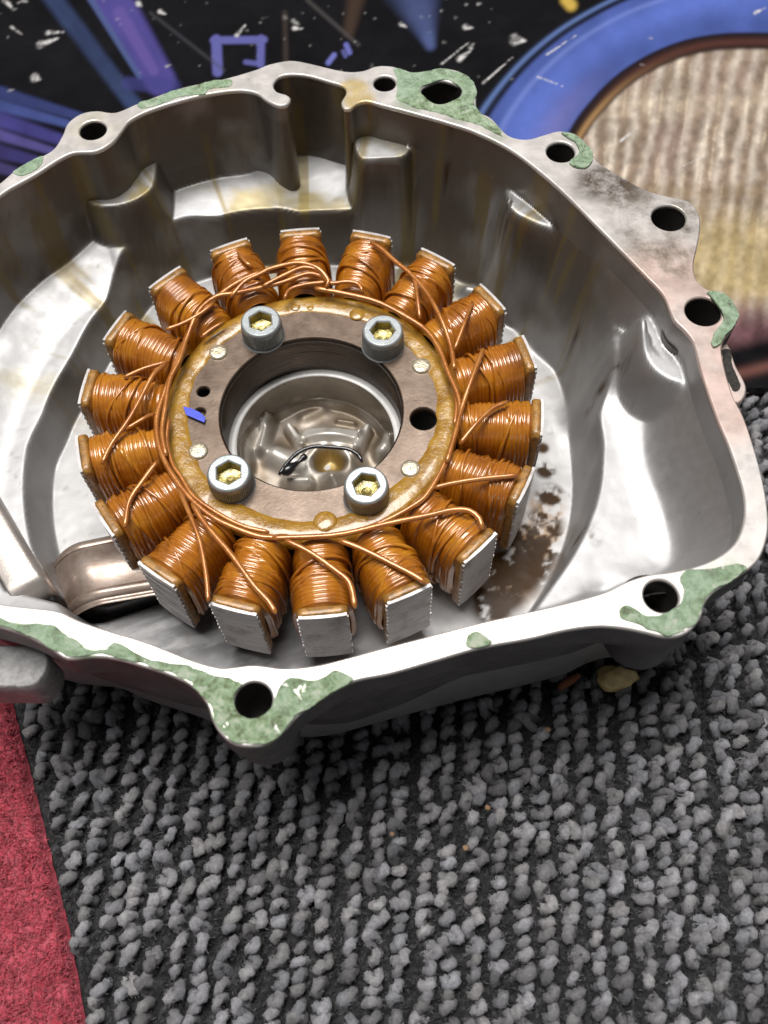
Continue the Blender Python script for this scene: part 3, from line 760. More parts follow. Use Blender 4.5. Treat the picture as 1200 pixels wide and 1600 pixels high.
# coils
def coil_mesh(seed):
    r2 = np.random.default_rng(seed)
    turns = 17; per = 9; nu = turns * per + 1; nv = 56
    u = np.linspace(0, 1, nu); v = np.arange(nv) / nv * 2 * np.pi
    U, Vv = np.meshgrid(u, v, indexing='ij')
    hw = .545 + .055 * U; hh = 1.17 + .02 * U; ex = 2.3
    cs, sn = np.cos(Vv), np.sin(Vv)
    px = np.sign(cs) * np.abs(cs)**(2 / ex) ; pz = np.sign(sn) * np.abs(sn)**(2 / 3.2)
    ph = U * turns + Vv / (2 * np.pi) * 1.0 + .18 * np.sin(Vv + seed)
    idx = np.floor(ph).astype(int); jit = r2.normal(0, .010, turns + 6)[np.clip(idx, 0, turns + 5)]
    rip = .030 * np.sqrt(np.abs(np.sin(np.pi * ph))) + jit + .05 * (fbm(U * 3 + seed * 3, Vv * 1.2, seed=seed, octv=2) - .5)
    # a second layer that covers part of the coil and ends in a visible step
    e0 = r2.uniform(.45, .8); lay = .05 * sstep(-.01, .02, U - e0 - .05 * np.sin(Vv * 2 + seed) )
    e1 = r2.uniform(.12, .3); lay = lay + (.045 if seed % 2 else 0) * sstep(-.01, .02, e1 - U + .03 * np.sin(Vv + seed))
    bel = .045 * np.sin(np.pi * U)
    cross = .05 * np.exp(-((U - (.5 + .35 * np.sin(Vv * .5 + seed))) / .022)**2) * (np.sin(Vv) > -.2) * (seed % 3 != 0)
    endr = -.16 * (1 - sstep(0, .07, U)) - .10 * sstep(.95, 1, U)
    off = rip + lay + bel + cross + endr
    P = np.stack([(hw + off) * px, 3.50 + 1.74 * U + .012 * r2.normal(size=U.shape) * 0, -1.16 + (hh + off) * pz], -1).reshape(-1, 3)
    # copper sits a little lower near the hub
    P[:, 2] -= np.where(P[:, 2] > -1.1, .16 * (1 - U.ravel())**1.5, 0)
    F = grid_faces(nv, nu, True)
    n0 = len(P)
    for q in range(3):
        yc = r2.uniform(.55, .95) if q < 2 else r2.uniform(.15, .5); sl = r2.uniform(-.22, .22); ext = r2.uniform(.5, 1.0)
        aa = np.linspace(-.25 * math.pi, (1 + .25 * ext) * math.pi, 40)
        uu = np.clip(yc + sl * np.cos(aa) + .02 * np.sin(3 * aa), .06, .96)
        W_ = (.545 + .055 * uu) + .045 * np.sin(np.pi * uu) + .075; H_ = 1.17 + .045 * np.sin(np.pi * uu) + .07
        c2, s2x = np.cos(aa), np.sin(aa)
        wp = np.stack([W_ * np.sign(c2) * np.abs(c2)**(2 / ex), 3.50 + 1.74 * uu, -1.16 + H_ * np.sign(s2x) * np.abs(s2x)**(2 / 3.2)], 1)
        wp[:, 2] -= np.where(wp[:, 2] > -1.1, .16 * (1 - uu)**1.5, 0)
        Vt_, Ft_ = tube(wp, .042, 6, .12)
        k0 = len(P); P = np.concatenate([P, Vt_]); F = np.concatenate([F, np.array([f__ for f__ in Ft_ if len(f__) == 4]) + k0])
    return P, F
def plate_mesh():
    hw, z0, z1, r = .55, -2.36, .05, .16
    pts = []
    for cx_, cz_, a0 in ((hw - r, z1 - r, 0), (-hw + r, z1 - r, 90), (-hw + r, z0 + r, 180), (hw - r, z0 + r, 270)):
        for k_ in range(7):
            aa = math.radians(a0 + 90 * k_ / 6); pts.append((cx_ + r * math.cos(aa), cz_ + r * math.sin(aa)))
    pts = np.array(pts)
    def rr(s, y): return np.stack([pts[:, 0] * s, np.full(len(pts), y) + 0, (pts[:, 1] + 1.16) * s - 1.16], 1)
    return loft([rr(.97, 5.22), rr(1, 5.26), rr(1.0, 5.385), rr(.985, 5.425)], True, True, True)
def face_mesh(seed):
    r2 = np.random.default_rng(seed + 50); V = []; F = []
    nl = 22; z1, z0 = .03, -2.32; dz = (z1 - z0) / nl
    half = .0953; ns = 8
    for i in range(nl):
        j = r2.normal(0, .008); jr = r2.normal(0, .004)
        h = half + (.004 if i % 2 else -.002)
        aa = np.linspace(-h, h, ns + 1); k0 = len(V)
        for zt_ in (z1 - i * dz - .003, z1 - (i + 1) * dz + .003):
            for rr_ in (5.43, 5.5 + jr * .4):
                for q in aa: V.append((rr_ * math.sin(q) + j, rr_ * math.cos(q), zt_))
        m_ = ns + 1
        for k_ in range(ns):
            A, B, C_, D = k0 + k_, k0 + m_ + k_, k0 + 2 * m_ + k_, k0 + 3 * m_ + k_
            F += [(A, A + 1, B + 1, B), (C_, D, D + 1, C_ + 1), (B, B + 1, D + 1, D)]
        for k_ in (0, ns):
            A, B, C_, D = k0 + k_, k0 + m_ + k_, k0 + 2 * m_ + k_, k0 + 3 * m_ + k_
            F.append((A, B, D, C_) if k_ == 0 else (B, A, C_, D))
    # backing so the joints are dark slits
    k0 = len(V)
    for zt_ in (z1 - .01, z0 + .01):
        for rr_ in (5.42, 5.485):
            for q in np.linspace(-half * .985, half * .985, ns + 1): V.append((rr_ * math.sin(q), rr_ * math.cos(q), zt_))
    m_ = ns + 1
    for k_ in range(ns):
        B, D = k0 + m_ + k_, k0 + 3 * m_ + k_
        F.append((B, B + 1, D + 1, D))
    return V, F
TH0 = math.radians(-2.56)
coil_me = []; pl_me = None; fc_me = []
for s in range(6):
    P, F = coil_mesh(s + 1)
    o = obj('coil', P, F, WIND, stator); coil_me.append(o)
    V, Fq = plate_mesh() if s == 0 else (None, None)
    if s == 0: pl0 = obj('end_plate', V, Fq, INS, o, True, (0, 0, 0)); fixnormals(pl0); md = None
    V, Fq = face_mesh(s)
    f_ = obj('pole_face', V, Fq, FACE, o, False, (0, 0, 0)); fixnormals(f_); fc_me.append(f_)
order = [0, 3, 1, 4, 2, 5, 1, 0, 3, 2, 4, 5, 0, 1, 3, 5, 2, 4]
seen = set()
for k in range(18):
    s = order[k]; ang = -(math.radians(20 * k) + TH0_ if False else math.radians(20 * k) - 0.0)
    if s not in seen:
        seen.add(s); o = coil_me[s]; f_ = fc_me[s]
        if s != 0:
            p_ = pl0.copy(); COL.objects.link(p_); p_.parent = o
    else:
        o = coil_me[s].copy(); COL.objects.link(o)
        f_ = fc_me[s].copy(); COL.objects.link(f_); f_.parent = o
        p_ = pl0.copy(); COL.objects.link(p_); p_.parent = o
    o.rotation_euler[2] = -(math.radians(20 * k) + (-0.0447173943))
    o.location = (0, 0, 0)

# lead wires laid over the coils and round the hub
A = lambda L: [(400 + x / 2.4, 320 + y / 2.4) for x, y in L]
B6 = lambda L: [(400 + x / 2.4, 650 + y / 2.4) for x, y in L]
C5 = lambda L: [(x / 2.6667, 700 + y / 2.6667) for x, y in L]
D3 = lambda L: [(x / 2.6667, 350 + y / 2.6667) for x, y in L]
RW = [
    (A([(220, 305), (330, 325), (450, 355), (560, 410), (640, 465), (690, 540), (720, 620), (755, 700), (765, 760), (750, 850), (720, 940)]) + B6([(640, 290), (590, 330), (500, 380), (400, 420), (250, 445), (40, 450)]), .10, .066),
    (C5([(1200, 360), (1100, 365), (1000, 335), (900, 290), (830, 240), (780, 190), (740, 140), (690, 60)]) + D3([(655, 900), (650, 800), (680, 700), (720, 600), (760, 500), (820, 390), (900, 310), (980, 250), (1080, 205), (1200, 190)]), .10, .066),
    (D3([(690, 960), (672, 860), (685, 760), (706, 640), (745, 560), (775, 470), (830, 360), (905, 300), (970, 290), (1090, 255)]) + A([(100, 282), (200, 258), (262, 268)]), .16, .06),
    (D3([(960, 295), (1020, 240), (1090, 205)]) + A([(40, 245), (110, 225), (170, 218), (235, 240), (272, 280), (262, 300)]), .24, .06),
    (A([(20, 300), (110, 262), (180, 235), (240, 250), (275, 285), (340, 280), (385, 290), (400, 320)]), .20, .055),
    (A([(105, 345), (125, 310), (190, 290), (250, 283), (282, 275)]), .12, .055),
    (D3([(690, 440), (760, 415), (840, 370), (890, 330)]), .16, .055),
    (D3([(835, 465), (880, 430), (930, 400)]), .0, .055),
    (A([(430, 140), (470, 165), (520, 210), (580, 260), (640, 330), (690, 420), (730, 520), (745, 610)]), .22, .062),
    (A([(575, 255), (592, 275), (605, 350), (615, 420)]), .20, .055),
    (A([(812, 365), (780, 450), (745, 535)]), .18, .05),
    (A([(852, 540), (812, 645), (772, 755), (745, 860), (715, 960)]), .20, .062),
    (A([(945, 738), (885, 765), (820, 828), (765, 890)]), .22, .06),
    (B6([(985, 222), (850, 235), (740, 252), (665, 270)]), .22, .062),
    (B6([(848, 425), (838, 385), (800, 355), (740, 352), (650, 372), (500, 402), (300, 440), (60, 452)]), .22, .066),
    (B6([(640, 630), (600, 602), (520, 560), (400, 500), (310, 465)]), .22, .066),
    (B6([(372, 720), (350, 625), (300, 580), (200, 510), (110, 465)]), .22, .066),
    (C5([(1150, 690), (1120, 640), (1060, 575), (960, 440), (850, 310), (800, 230)]), .22, .066),
    (C5([(868, 640), (860, 540), (835, 400), (800, 300), (740, 160)]), .20, .055),
    (C5([(520, 330), (540, 220), (600, 130), (660, 50)]), .22, .06),
    (D3([(425, 1000), (460, 925), (540, 810), (600, 700), (645, 620), (690, 575)]), .20, .06),
    (D3([(525, 855), (600, 810), (640, 780)]), .16, .05),
    (D3([(515, 640), (600, 602), (700, 565)]), .14, .05),
    (D3([(990, 120), (1030, 165), (1052, 178)]), .20, .055),
    (D3([(700, 800), (692, 900), (720, 1000)]) + C5([(750, 110), (800, 190), (900, 262), (1010, 318), (1120, 345)]), .03, .055),
    (A([(660, 480), (700, 570), (735, 650), (752, 740), (745, 820)]), .04, .055),
]
for L, zz_, r in RW:
    P = at(L, zz_)
    rad = np.hypot(P[:, 0], P[:, 1])
    P[:, 2] = np.where(rad < 3.75, zz_ - .08, zz_)
    V, F = tube(P, r, 8, .1)
    o = obj('lead_wire', V, F, WIRE, stator); fixnormals(o)

# a black loop lying at the bottom of the bore
lp = at([(436, 742), (450, 722), (468, 706), (490, 698), (520, 699), (545, 702), (560, 711), (566, 722)], -2.2)
V, F = tube(lp, .055, 8, .1)
o = obj('black_wire_loop', V, F, BLACK); fixnormals(o)
tag(o, 'thin black loop lying in the oily recess inside the bore of the coil ring', 'wire')
lp2 = at([(440, 740), (452, 733), (466, 722), (478, 712)], -2.25)
V, F = tube(lp2, [.10 + .05 * math.sin(i * .9) for i in range(60)], 8, .08)
o2 = obj('black_scrap', V, F, BLACK, o, loc=(0, 0, 0)); fixnormals(o2)

# ================================================================== CARPET
ph = math.radians(4)
ud = np.array([math.sin(ph), math.cos(ph)]); vd = np.array([math.cos(ph), -math.sin(ph)])
redge = at([(-8, 1010), (18, 1120), (62, 1290), (100, 1450), (128, 1605), (150, 1720)], -ZC)[:, :2]
def red_side(x, y):
    xe = np.interp(y, redge[::-1, 1], redge[::-1, 0]) if redge[0, 1] > redge[-1, 1] else np.interp(y, redge[:, 1], redge[:, 0])
    return x - xe          # negative: on the red side
n1 = 3.0
carpet = obj('carpet', [(-400, -400, -ZC - .42), (400, -400, -ZC - .42), (400, 400, -ZC - .42), (-400, 400, -ZC - .42)], [(0, 1, 2, 3)],
             m_simple('dark_carpet_backing', (0.010, 0.009, 0.010), 0, .95, 0, .6, 9, .9), kind='structure')
Vs_, Fs_, Cs_ = [], [], []
nseg, nsd = 11, 10
tq_ = np.arange(nsd) / nsd * 2 * np.pi
cnt = 0
row = .52; pit = .285
for iv in range(-36, 38):
    ph0 = random.random()
    wav = random.uniform(-.04, .04)
    for iu in range(-48, 24):
        cx_ = vd * (iv * row + wav + .02 * math.sin(iu * .35 + iv)) + ud * ((iu + ph0) * pit + random.uniform(-.05, .05))
        px_, py_ = cx_ + np.array([0.0, -4.0])
        if py_ > 2.0 or py_ < -18 or px_ < -14 or px_ > 16: continue
        if red_side(np.array([px_]), np.array([py_]))[0] < .22: continue
        if math.hypot(px_ + .5, py_) < 6.0: continue
        qx, qy = pix([(px_, py_, -ZC)])[0]
        if qx < -90 or qx > 1290 or qy > 1720: continue
        size = random.uniform(.9, 1.12); hgt_ = random.uniform(.33, .43) * size; span = random.uniform(.08, .13) * size
        dirn = ph + random.gauss(.70, .32)
        dv = np.array([math.sin(dirn), math.cos(dirn), 0]); sv = np.array([math.cos(dirn), -math.sin(dirn), 0])
        lean = random.gauss(.03, .13); thick = random.uniform(.098, .125) * size; tw_ = random.uniform(1.2, 2.4); tp_ = random.random() * 6
        aa = np.linspace(-.25, math.pi + .25, nseg)
        ctr = np.array([px_, py_, -ZC - .42])
        cl_ = ctr + np.outer(-np.cos(aa) * span, dv) + np.outer(np.sin(aa) * hgt_ * (1 + 0 * aa) + .05, [0, 0, 1]) + np.outer(np.sin(aa) * lean, sv)
        T = np.gradient(cl_, axis=0); T /= np.linalg.norm(T, axis=1)[:, None]
        n2 = np.cross(T, sv); n2 /= np.linalg.norm(n2, axis=1)[:, None]; s3 = np.cross(n2, T)
        rr_ = thick * (1 + .16 * np.sin(np.arange(nseg) * 2.1 + random.random() * 6))[:, None, None]
        rr_ = rr_ * (1 + .16 * np.cos(3 * tq_[None, :, None] + tw_ * np.arange(nseg)[:, None, None] + tp_))
        V = cl_[:, None, :] + rr_ * (np.cos(tq_)[None, :, None] * n2[:, None, :] + np.sin(tq_)[None, :, None] * s3[:, None, :])
        V = V + rng.normal(0, .010, V.shape)
        g_ = random.uniform(.27, .57) * (1 if random.random() > .15 else .6); tint = random.random()
        c_ = np.array([g_ * (.99 + .04 * tint), g_ * .985, g_ * (1.07 - .07 * tint)])
        Vs_.append(V.reshape(-1, 3)); Cs_.append(np.tile(c_, (nseg * nsd, 1)) * (1 + rng.normal(0, .06, (nseg * nsd, 1))))
        Fs_.append(grid_faces(nsd, nseg, True) + cnt * nseg * nsd); cnt += 1
o = obj('carpet_loops', np.concatenate(Vs_), np.concatenate(Fs_), YARN, kind='stuff'); setcol(o, np.concatenate(Cs_))
# dark pile between the rows and stray fibres
pxs = np.arange(-12, 15, .05); pys = np.arange(-17.5, 2.2, .05); PXX, PYY = np.meshgrid(pxs, pys)
PZZ = -ZC - .29 + .16 * (fbm(PXX * 5, PYY * 5, seed=91, octv=3) - .5) + .10 * (vnoise(PXX * 13, PYY * 13, seed=92) - .5)
PZZ = np.where(red_side(PXX.ravel(), PYY.ravel()).reshape(PXX.shape) < .08, -ZC - .41, PZZ)
o = obj('carpet_pile', np.c_[PXX.ravel(), PYY.ravel(), PZZ.ravel()], grid_faces(len(pxs), len(pys)), YARN, kind='stuff')
sp_ = vnoise(PXX * 11, PYY * 11, seed=95).ravel(); sp2 = fbm(PXX * 5, PYY * 5, seed=96).ravel()
pc_ = (.005 + .014 * sp2 + .12 * sstep(.72, .95, sp_))[:, None] * np.array([1.02, .98, 1.06]); setcol(o, pc_)
def fibres(name, m, xs, ys, zb, ln, wd, colf, lean=.8):
    n = len(xs); az = rng.uniform(0, 2 * np.pi, n); le = rng.uniform(.2, 1, n) * lean
    d = np.stack([np.cos(az) * le, np.sin(az) * le, np.ones(n)], 1); d /= np.linalg.norm(d, axis=1)[:, None]
    L = ln * rng.uniform(.5, 1.3, n)[:, None]
    b = np.stack([xs, ys, zb], 1)
    sd_ = np.stack([-np.sin(az + rng.normal(0, 1, n)), np.cos(az), 0 * az], 1) * wd
    mid = b + d * L * .6; tip = b + d * L + np.stack([np.cos(az), np.sin(az), -np.ones(n) * .3], 1) * L * .25
    V = np.stack([b - sd_, b + sd_, mid + sd_ * .8, mid - sd_ * .8, tip], 1).reshape(-1, 3)
    k = np.arange(n)[:, None] * 5
    F = np.concatenate([k + np.array([0, 1, 2]), k + np.array([0, 2, 3]), k + np.array([3, 2, 4])])
    o = obj(name, V, F, m, kind='stuff', smooth=False)
    setcol(o, np.repeat(colf(n), 5, 0)); return o
nf = 110000
fx = rng.uniform(-11, 14, nf); fy = rng.uniform(-17, 3, nf)
q = pix(np.c_[fx, fy, np.full(nf, -ZC)])
ok = (q[:, 0] > -60) & (q[:, 0] < 1260) & (q[:, 1] < 1680) & (np.hypot(fx + .5, fy) > 5.8) & (red_side(fx, fy) > .1)
fx, fy = fx[ok], fy[ok]
def gcol(n):
    g = rng.uniform(.004, .03, n); g = np.where(rng.random(n) < .20, rng.uniform(.05, .15, n), g)
    return np.stack([g * 1.03, g, g * 1.04], 1)
fz = rng.uniform(0, 1, len(fx))
fibres('carpet_fuzz', YARN, fx, fy, -ZC - .27 + .08 * fz, .11, .013, gcol, 1.4)

# fine hairs standing off the loops
LV = np.concatenate(Vs_); LC = np.concatenate(Cs_)
pk_ = rng.choice(np.nonzero(LV[:, 2] > -ZC - .30)[0], 60000)
hv = LV[pk_]; hc = LC[pk_]
fibres('yarn_hairs', YARN, hv[:, 0], hv[:, 1], hv[:, 2] - .01,   .065, .004, lambda n: np.clip(hc * rng.uniform(.7, 1.35, (n, 1)), 0, .8), 1.6)

# red cut-pile strip
ys = np.arange(-18, 4, .05)
ny = len(ys); nxs = 120
xe = ys * 0 + np.array([redge[0, 0]]); xe = np.interp(ys, redge[::-1, 1], redge[::-1, 0])
U = np.linspace(0, 1, nxs)[None, :]
XR = xe[:, None] - (1 - U) * 6.0 + .03 * (fbm(ys * 3, ys * 0, seed=8) - .5)[:, None]; YR = np.repeat(ys[:, None], nxs, 1)
ZR = -ZC - .06 + .16 * (fbm(XR * 4.5, YR * 4.5, seed=2, octv=4) - .5) - .3 * sstep(.965, 1.0, U + 0 * XR)
crk = np.abs(vnoise(XR * 3.2, YR * 3.2, seed=14) - .5) * 2
ZR -= .10 * (1 - sstep(0, .18, crk))
o = obj('red_carpet_strip', np.c_[XR.ravel(), YR.ravel(), ZR.ravel()], grid_faces(nxs, ny), RED)
tag(o, 'red cut pile carpet strip bordering the grey loop carpet', 'carpet strip')
g_ = fbm(XR * 2.2, YR * 2.2, seed=41).ravel()[:, None]
setcol(o, np.array([.58, .024, .05]) * (1 - g_) + np.array([.95, .14, .21]) * g_)
nf = 26000
fy = rng.uniform(-17.5, -5.5, nf); fx = np.interp(fy, redge[::-1, 1], redge[::-1, 0]) - rng.uniform(0, 3.2, nf)
r_f = fibres('pile', RED, fx, fy, np.full(nf, -ZC - .10), .17, .012, lambda n: np.array([.76, .085, .135]) * rng.uniform(.5, 1.4, (n, 1)), .9)
r_f.parent = o; r_f.location = (0, 0, 0)

# ================================================================== PRINTED BOARD
bz = -ZC + .22
gxb = np.arange(-16, 20.01, .06); gyb = np.arange(2.3, 24.0, .06)
XB, YB = np.meshgrid(gxb, gyb)
rot = math.radians(-1.5); XBr = XB * math.cos(rot) - (YB - 2.3) * math.sin(rot); YBr = 2.3 + XB * math.sin(rot) + (YB - 2.3) * math.cos(rot)
PX = pix(np.c_[XBr.ravel(), YBr.ravel(), np.full(XB.size, bz)]); u, v = PX.T
xb, yb = XBr.ravel(), YBr.ravel()
colb = np.tile(np.array([.004, .0036, .0045]), (len(u), 1)) * (.5 + 1.3 * fbm(u / 90, v / 60, seed=2))[:, None]
def lay(mask, c):
    global colb
    m_ = np.clip(mask, 0, 1)[:, None]; colb = colb * (1 - m_) + np.asarray(c) * m_
def seg(p, q, w0, w1=None, soft=.5):
    w1 = w0 if w1 is None else w1
    e = np.array(q, float) - p; L2 = e @ e
    t_ = ((u - p[0]) * e[0] + (v - p[1]) * e[1]) / L2; tc = np.clip(t_, 0, 1)
    d = np.hypot(u - p[0] - tc * e[0], v - p[1] - tc * e[1]); wd = w0 + (w1 - w0) * tc
    return 1 - sstep(wd * (1 - soft), wd * (1 + soft), d)
nz = fbm(u / 40, v / 40, seed=7); nzf = fbm(u / 9, v / 9, seed=9); nzs = .25 + .75 * sstep(.36, .56, fbm(u / 4.5, v / 4.5, seed=19))
# light streaks
lay(seg((70, -20), (210, 165), 14, 12) * (.45 + .7 * nz), (.030, .045, .11))
lay(seg((165, -20), (250, 125), 30, 24, .25) * (.8 + .3 * nz), (.060, .050, .20))
lay(seg((187, 20), (240, 110), 10, 8) * .7, (.10, .07, .24))
lay(seg((130, -20), (218, 120), 5, 4) * .8, (.06, .085, .20))
lay(seg((200, 130), (270, 135), 10, 12) * .6, (.04, .04, .16))
for i, (a0, a1, c_, ww) in enumerate([((0, 145), (150, 190), (.03, .04, .13), 10), ((0, 165), (130, 200), (.05, .07, .22), 9), ((-20, 180), (115, 225), (.045, .04, .17), 13), ((-20, 205), (95, 240), (.07, .06, .20), 9), ((-20, 232), (70, 255), (.035, .03, .12), 12), ((-20, 258), (40, 272), (.05, .04, .13), 10)]):
    lay(seg(a0, a1, ww, ww * .6) * (.55 + .6 * nz), c_)
# square bracket mark
bk = (.10, .10, .30)
lay(np.maximum(np.maximum(seg((338, 62), (340, 112), 8, 8, .3), seg((334, 63), (412, 62), 6, 6, .35)), seg((408, 60), (407, 100), 6, 6, .35)) * .9, bk)
lay(seg((384, 97), (400, 99), 4) * .8, bk)
lay(seg((513, 98), (522, 86), 4) * .9, (.13, .14, .40)); lay(seg((541, 70), (546, 82), 4) * .9, (.12, .13, .38)); lay(seg((536, 80), (540, 88), 3) * .7, (.10, .11, .3))
# brown tubes
lay(seg((560, -20), (545, 50), 14, 8, .8) * .7, (.055, .033, .022))
lay(seg((480, 0), (560, 70), 3, 3, .8) * .8, (.05, .045, .045))
lay(seg((445, 20), (447, 110), 4, 4, .8) * .7, (.04, .03, .025))
lay(seg((235, 20), (350, 110), 2.5, 2.5, .8) * .5, (.05, .05, .06))
lay(seg((645, -20), (672, 70), 34, 8, .8) * (.4 + .7 * nz), (.06, .08, .19))  # blue light reflection painted into the board's colour
lay(seg((885, 0), (892, 8), 9, 9, .6), (.45, .30, .06))
# blue rim of the headlight: between an outer and an inner arc
def arcx(pts):
    pts = np.array(pts, float); P = catmull(np.c_[pts, 0 * pts[:, 0]], False, 4.0)[:, :2]; return P
outA = arcx([(720, 300), (745, 215), (775, 160), (830, 95), (900, 40), (1000, -10), (1150, -50), (1300, -60)])
inA = arcx([(860, 320), (885, 215), (930, 150), (985, 102), (1060, 66), (1140, 52), (1300, 55)])
rimA = arcx([(870, 330), (895, 225), (940, 160), (990, 116), (1060, 80), (1140, 65), (1300, 68)])
ctr = np.array([1190.0, 420.0])
def prad(P):
    a = np.arctan2(P[:, 1] - ctr[1], P[:, 0] - ctr[0]); r = np.hypot(*(P - ctr).T); o_ = np.argsort(a); return a[o_], r[o_]
ang = np.arctan2(v - ctr[1], u - ctr[0]); rad = np.hypot(u - ctr[0], v - ctr[1])
valid = (ang < .2) | (ang > 2.6)
angw = np.where(ang > 0, ang - 2 * np.pi, ang)
def rat(P):
    a = np.arctan2(P[:, 1] - ctr[1], P[:, 0] - ctr[0]); a = np.where(a > 0, a - 2 * np.pi, a); r = np.hypot(*(P - ctr).T); o_ = np.argsort(a)
    return np.interp(angw, a[o_], r[o_])
ro_, ri_ = rat(outA), rat(inA)
f = (rad - ri_) / (ro_ - ri_ + 1e-6)
inside = (v < 330)
bl = inside * sstep(-.03, .03, f) * (1 - sstep(.93, 1.02, f))
bcol = np.array([.052, .080, .26]) * (.75 + .5 * nz)[:, None] * (1 + .5 * np.exp(-((f - .55) / .25)**2))[:, None]
bcol = bcol + np.array([.06, .04, .06]) * (np.exp(-((f - .2) / .2)**2) * sstep(80, 200, v))[:, None]
m_ = np.clip(bl, 0, 1)[:, None]; colb = colb * (1 - m_) + bcol * m_
lay(inside * np.exp(-((f - 1.08) / .035)**2) * .8, (.10, .16, .36))
lay(inside * np.exp(-((f - 1.0) / .02)**2) * .8, (.01, .012, .03))
lay(inside * np.exp(-((f - .78) / .04)**2) * .25, (.25, .32, .7))
# lens
ln_r = ri_ - 26
lens = (1 - sstep(-4, 4, rad - ln_r)) * (v < 600)
# below the axis the lens continues to its lower edge
low_edge = 545 + (u - 1150) * -.25
lens = lens * (1 - sstep(-25, 10, v - low_edge))
dkr = inside * sstep(-8, -4, rad - ln_r) * (1 - sstep(-6, 4, rad - ri_))
lay(dkr, (.016, .009, .010))
lay(inside * np.exp(-((rad - ln_r - 8) / 5)**2) * .85 * sstep(60, 200, v), (.33, .19, .08))
lay(inside * np.exp(-((rad - ln_r - 12) / 6)**2) * .6 * (1 - sstep(60, 200, v)), (.10, .035, .025))
tilt = (u - (v - 200) * -.16 - 900) / 29.0
rib_ = (.5 + .5 * np.cos(2 * np.pi * tilt + 4.0 * (nz - .5) + 1.5 * (fbm(u / 20, v / 130, seed=88) - .5))) ** 1.4
lc = np.array([.36, .28, .22]) * (1 - rib_)[:, None] + np.array([.74, .67, .60]) * rib_[:, None]
lc = lc * (.7 + .6 * fbm(u / 26 + v / 200, v / 34, seed=83))[:, None]
lc = lc + (np.array([.3, .28, .22]) * (sstep(.6, .8, fbm(u / 7 + v / 60, v / 55, seed=77)) * (v < 460))[:, None])
pk = fbm(u / 70, v / 110, seed=91)[:, None]; lc = lc * (1 - .35 * sstep(.45, .7, pk)) + np.array([.42, .30, .30]) * .35 * sstep(.45, .7, pk)
yl = (sstep(300, 380, v) * (1 - sstep(440, 500, v)))[:, None]; lc = lc * (1 - .7 * yl) + (np.array([.62, .50, .24]) * (.7 + .6 * fbm(u / 14, v / 45, seed=55))[:, None]) * .7 * yl
band = np.exp(-((v - 165 - (u - 1000) * -.03) / 20)**2)[:, None]; lc = lc * (1 - .35 * band) + np.array([.74, .64, .52]) * .35 * band
dk = np.exp(-((v - 300 - (u - 1100) * .02) / 14)**2)[:, None] * .45; lc = lc * (1 - dk) + np.array([.33, .24, .14]) * dk
pu = sstep(450, 520, v)[:, None]; lc = lc * (1 - pu) + np.array([.20, .10, .12]) * (.5 + 1.0 * fbm(u / 16, v / 30, seed=57))[:, None] * pu
lc = lc * (.36 + .46 * nzf)[:, None] * np.array([1.03, .97, .90])
m_ = np.clip(lens, 0, 1)[:, None]; colb = colb * (1 - m_) + lc * m_
lay(np.exp(-((v - low_edge - 40) / 9)**2) * (u > 1050), (.12, .05, .04))
# paint spatter and scratches
sp = np.random.default_rng(5)
for i in range(80):
    if i < 62: p = (sp.uniform(0, 800), sp.uniform(-5, 130))
    else: p = (sp.uniform(0, 1200), sp.uniform(-10, 300))
    r0 = abs(sp.normal(0, 1.2)) + .6
    a_ = sp.uniform(-.6, .5); L = abs(sp.normal(0, 5)) * (sp.random() < .5)
    lay(seg(p, (p[0] + L * math.cos(a_) + .01, p[1] + L * math.sin(a_)), r0, r0 * .5, .6) * nzs * sp.uniform(.2, .8), (.36, .35, .34))
for p, q_, w_ in (((8, 0), (20, 14), 3.5), ((62, 70), (90, 60), 4.5), ((74, 51), (100, 50), 3), ((56, 122), (62, 124), 6), ((18, 42), (36, 56), 1.5), ((370, 55), (384, 38), 3), ((460, 44), (472, 45), 3), ((216, 6), (222, 10), 4), ((250, 18), (258, 22), 3), ((718, 92), (735, 80), 4), ((728, 42), (738, 44), 4), ((735, 75), (740, 68), 3), ((627, 38), (635, 42), 3), ((805, 62), (820, 64), 7), ((690, 100), (740, 60), 1.2), ((755, 130), (800, 90), 1.6), ((970, 220), (995, 200), 2), ((1180, 20), (1196, 12), 2.5), ((855, 85), (900, 55), 1.2), ((1065, 260), (1100, 245), 1.0), ((840, 120), (880, 135), 1.0)):
    lay(seg(p, q_, w_, w_ * .25, .75) * nzs, (.55, .53, .52))
nbx, nby = len(gxb), len(gyb)
Vt = np.c_[xb, yb, np.full(len(xb), bz)]
Ft = grid_faces(nbx, nby)
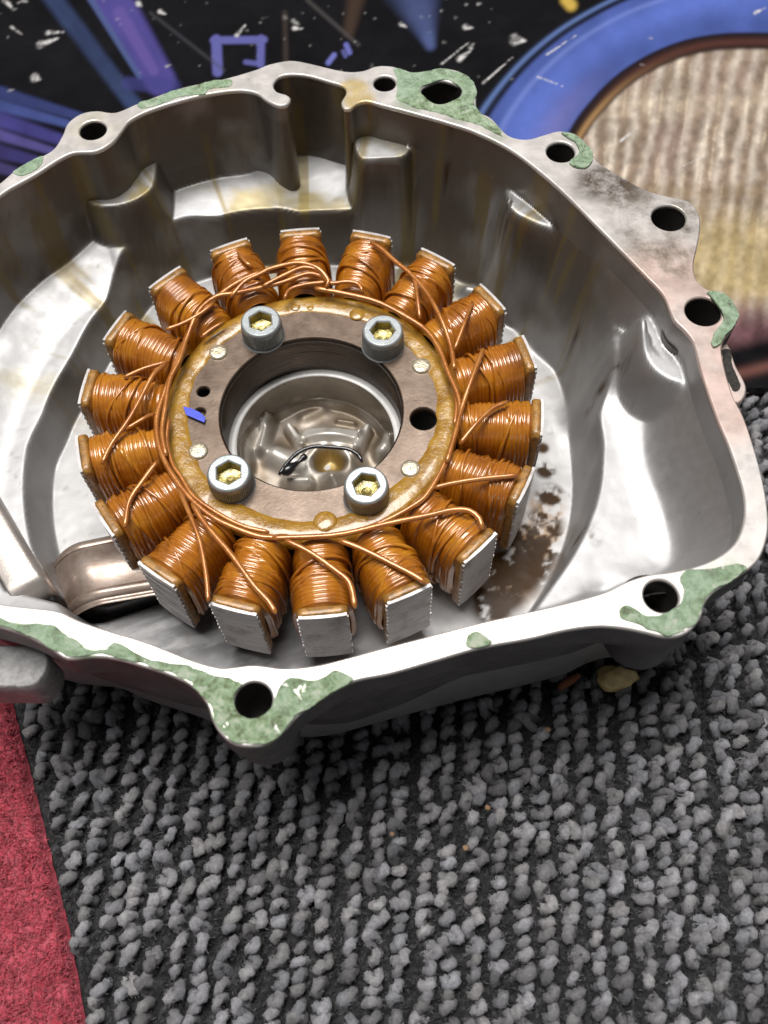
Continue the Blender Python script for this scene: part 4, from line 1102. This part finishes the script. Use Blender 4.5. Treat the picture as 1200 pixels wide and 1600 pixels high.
# side skirts give the board its thickness
edge = np.concatenate([np.arange(nbx), np.arange(1, nby) * nbx + nbx - 1, (nby - 1) * nbx + np.arange(nbx - 2, -1, -1), np.arange(nby - 2, 0, -1) * nbx])
Ve = Vt[edge].copy(); Ve[:, 2] = -ZC - .1
k0 = len(Vt); ne = len(edge); i_ = np.arange(ne); j_ = (i_ + 1) % ne
Fe = np.stack([edge[i_], k0 + i_, k0 + j_, edge[j_]], 1)
o = obj('printed_board', np.concatenate([Vt, Ve]), np.concatenate([Ft, Fe]), PRINT, smooth=False)
setcol(o, np.concatenate([colb, np.tile([.05, .03, .03], (ne, 1))]))
tag(o, 'glossy black board printed with a blue rimmed headlight, flat on the carpet behind the cover', 'printed board')

# ================================================================== CRUMBS
def lump(name, c, r, m, seed, sq=(1, 1, .7)):
    b = bmesh.new(); bmesh.ops.create_icosphere(b, subdivisions=3, radius=1.0)
    P = np.array([v_.co[:] for v_ in b.verts]); F = [tuple(v_.index for v_ in f_.verts) for f_ in b.faces]; b.free()
    d = .55 + .9 * fbm(P[:, 0] * 1.6 + 9 + seed, P[:, 1] * 1.6 + 9, P[:, 2] * 1.6 + 9, seed=seed, octv=3)
    P = P * d[:, None] * np.array(sq) * r
    return obj(name, P, F, m, None, True, c)
c = at([(962, 1060)], -ZC + .15)[0]; tag(lump('glue_crumb', c, .46, AMBER, 3, (1, .7, .75)), 'translucent amber glue crumb on the carpet below the rim', 'crumb')
c = at([(890, 1065)], -ZC + .1)[0]; o = lump('rust_flake', c, .3, RUST, 5, (1.1, .35, .3)); o.rotation_euler[2] = .5; tag(o, 'reddish brown sliver on the dark carpet beside the amber crumb', 'flake')
for i, (p, r, lb) in enumerate((((856, 1140), .07, 'tan crumb on the carpet straight below the reddish brown sliver'), ((762, 1262), .06, 'tiny tan crumb between two carpet rows, nearest the amber crumb of the lower two'), ((728, 1325), .065, 'tiny orange tan crumb lowest on the grey carpet'), ((613, 1303), .05, 'tiny tan fleck caught in the carpet loops, furthest from the amber crumb'))):
    c = at([p], -ZC + .12)[0]; tag(lump('carpet_crumb', c, r, TAN, 10 + i), lb, 'crumb', 'small tan crumbs in the carpet')
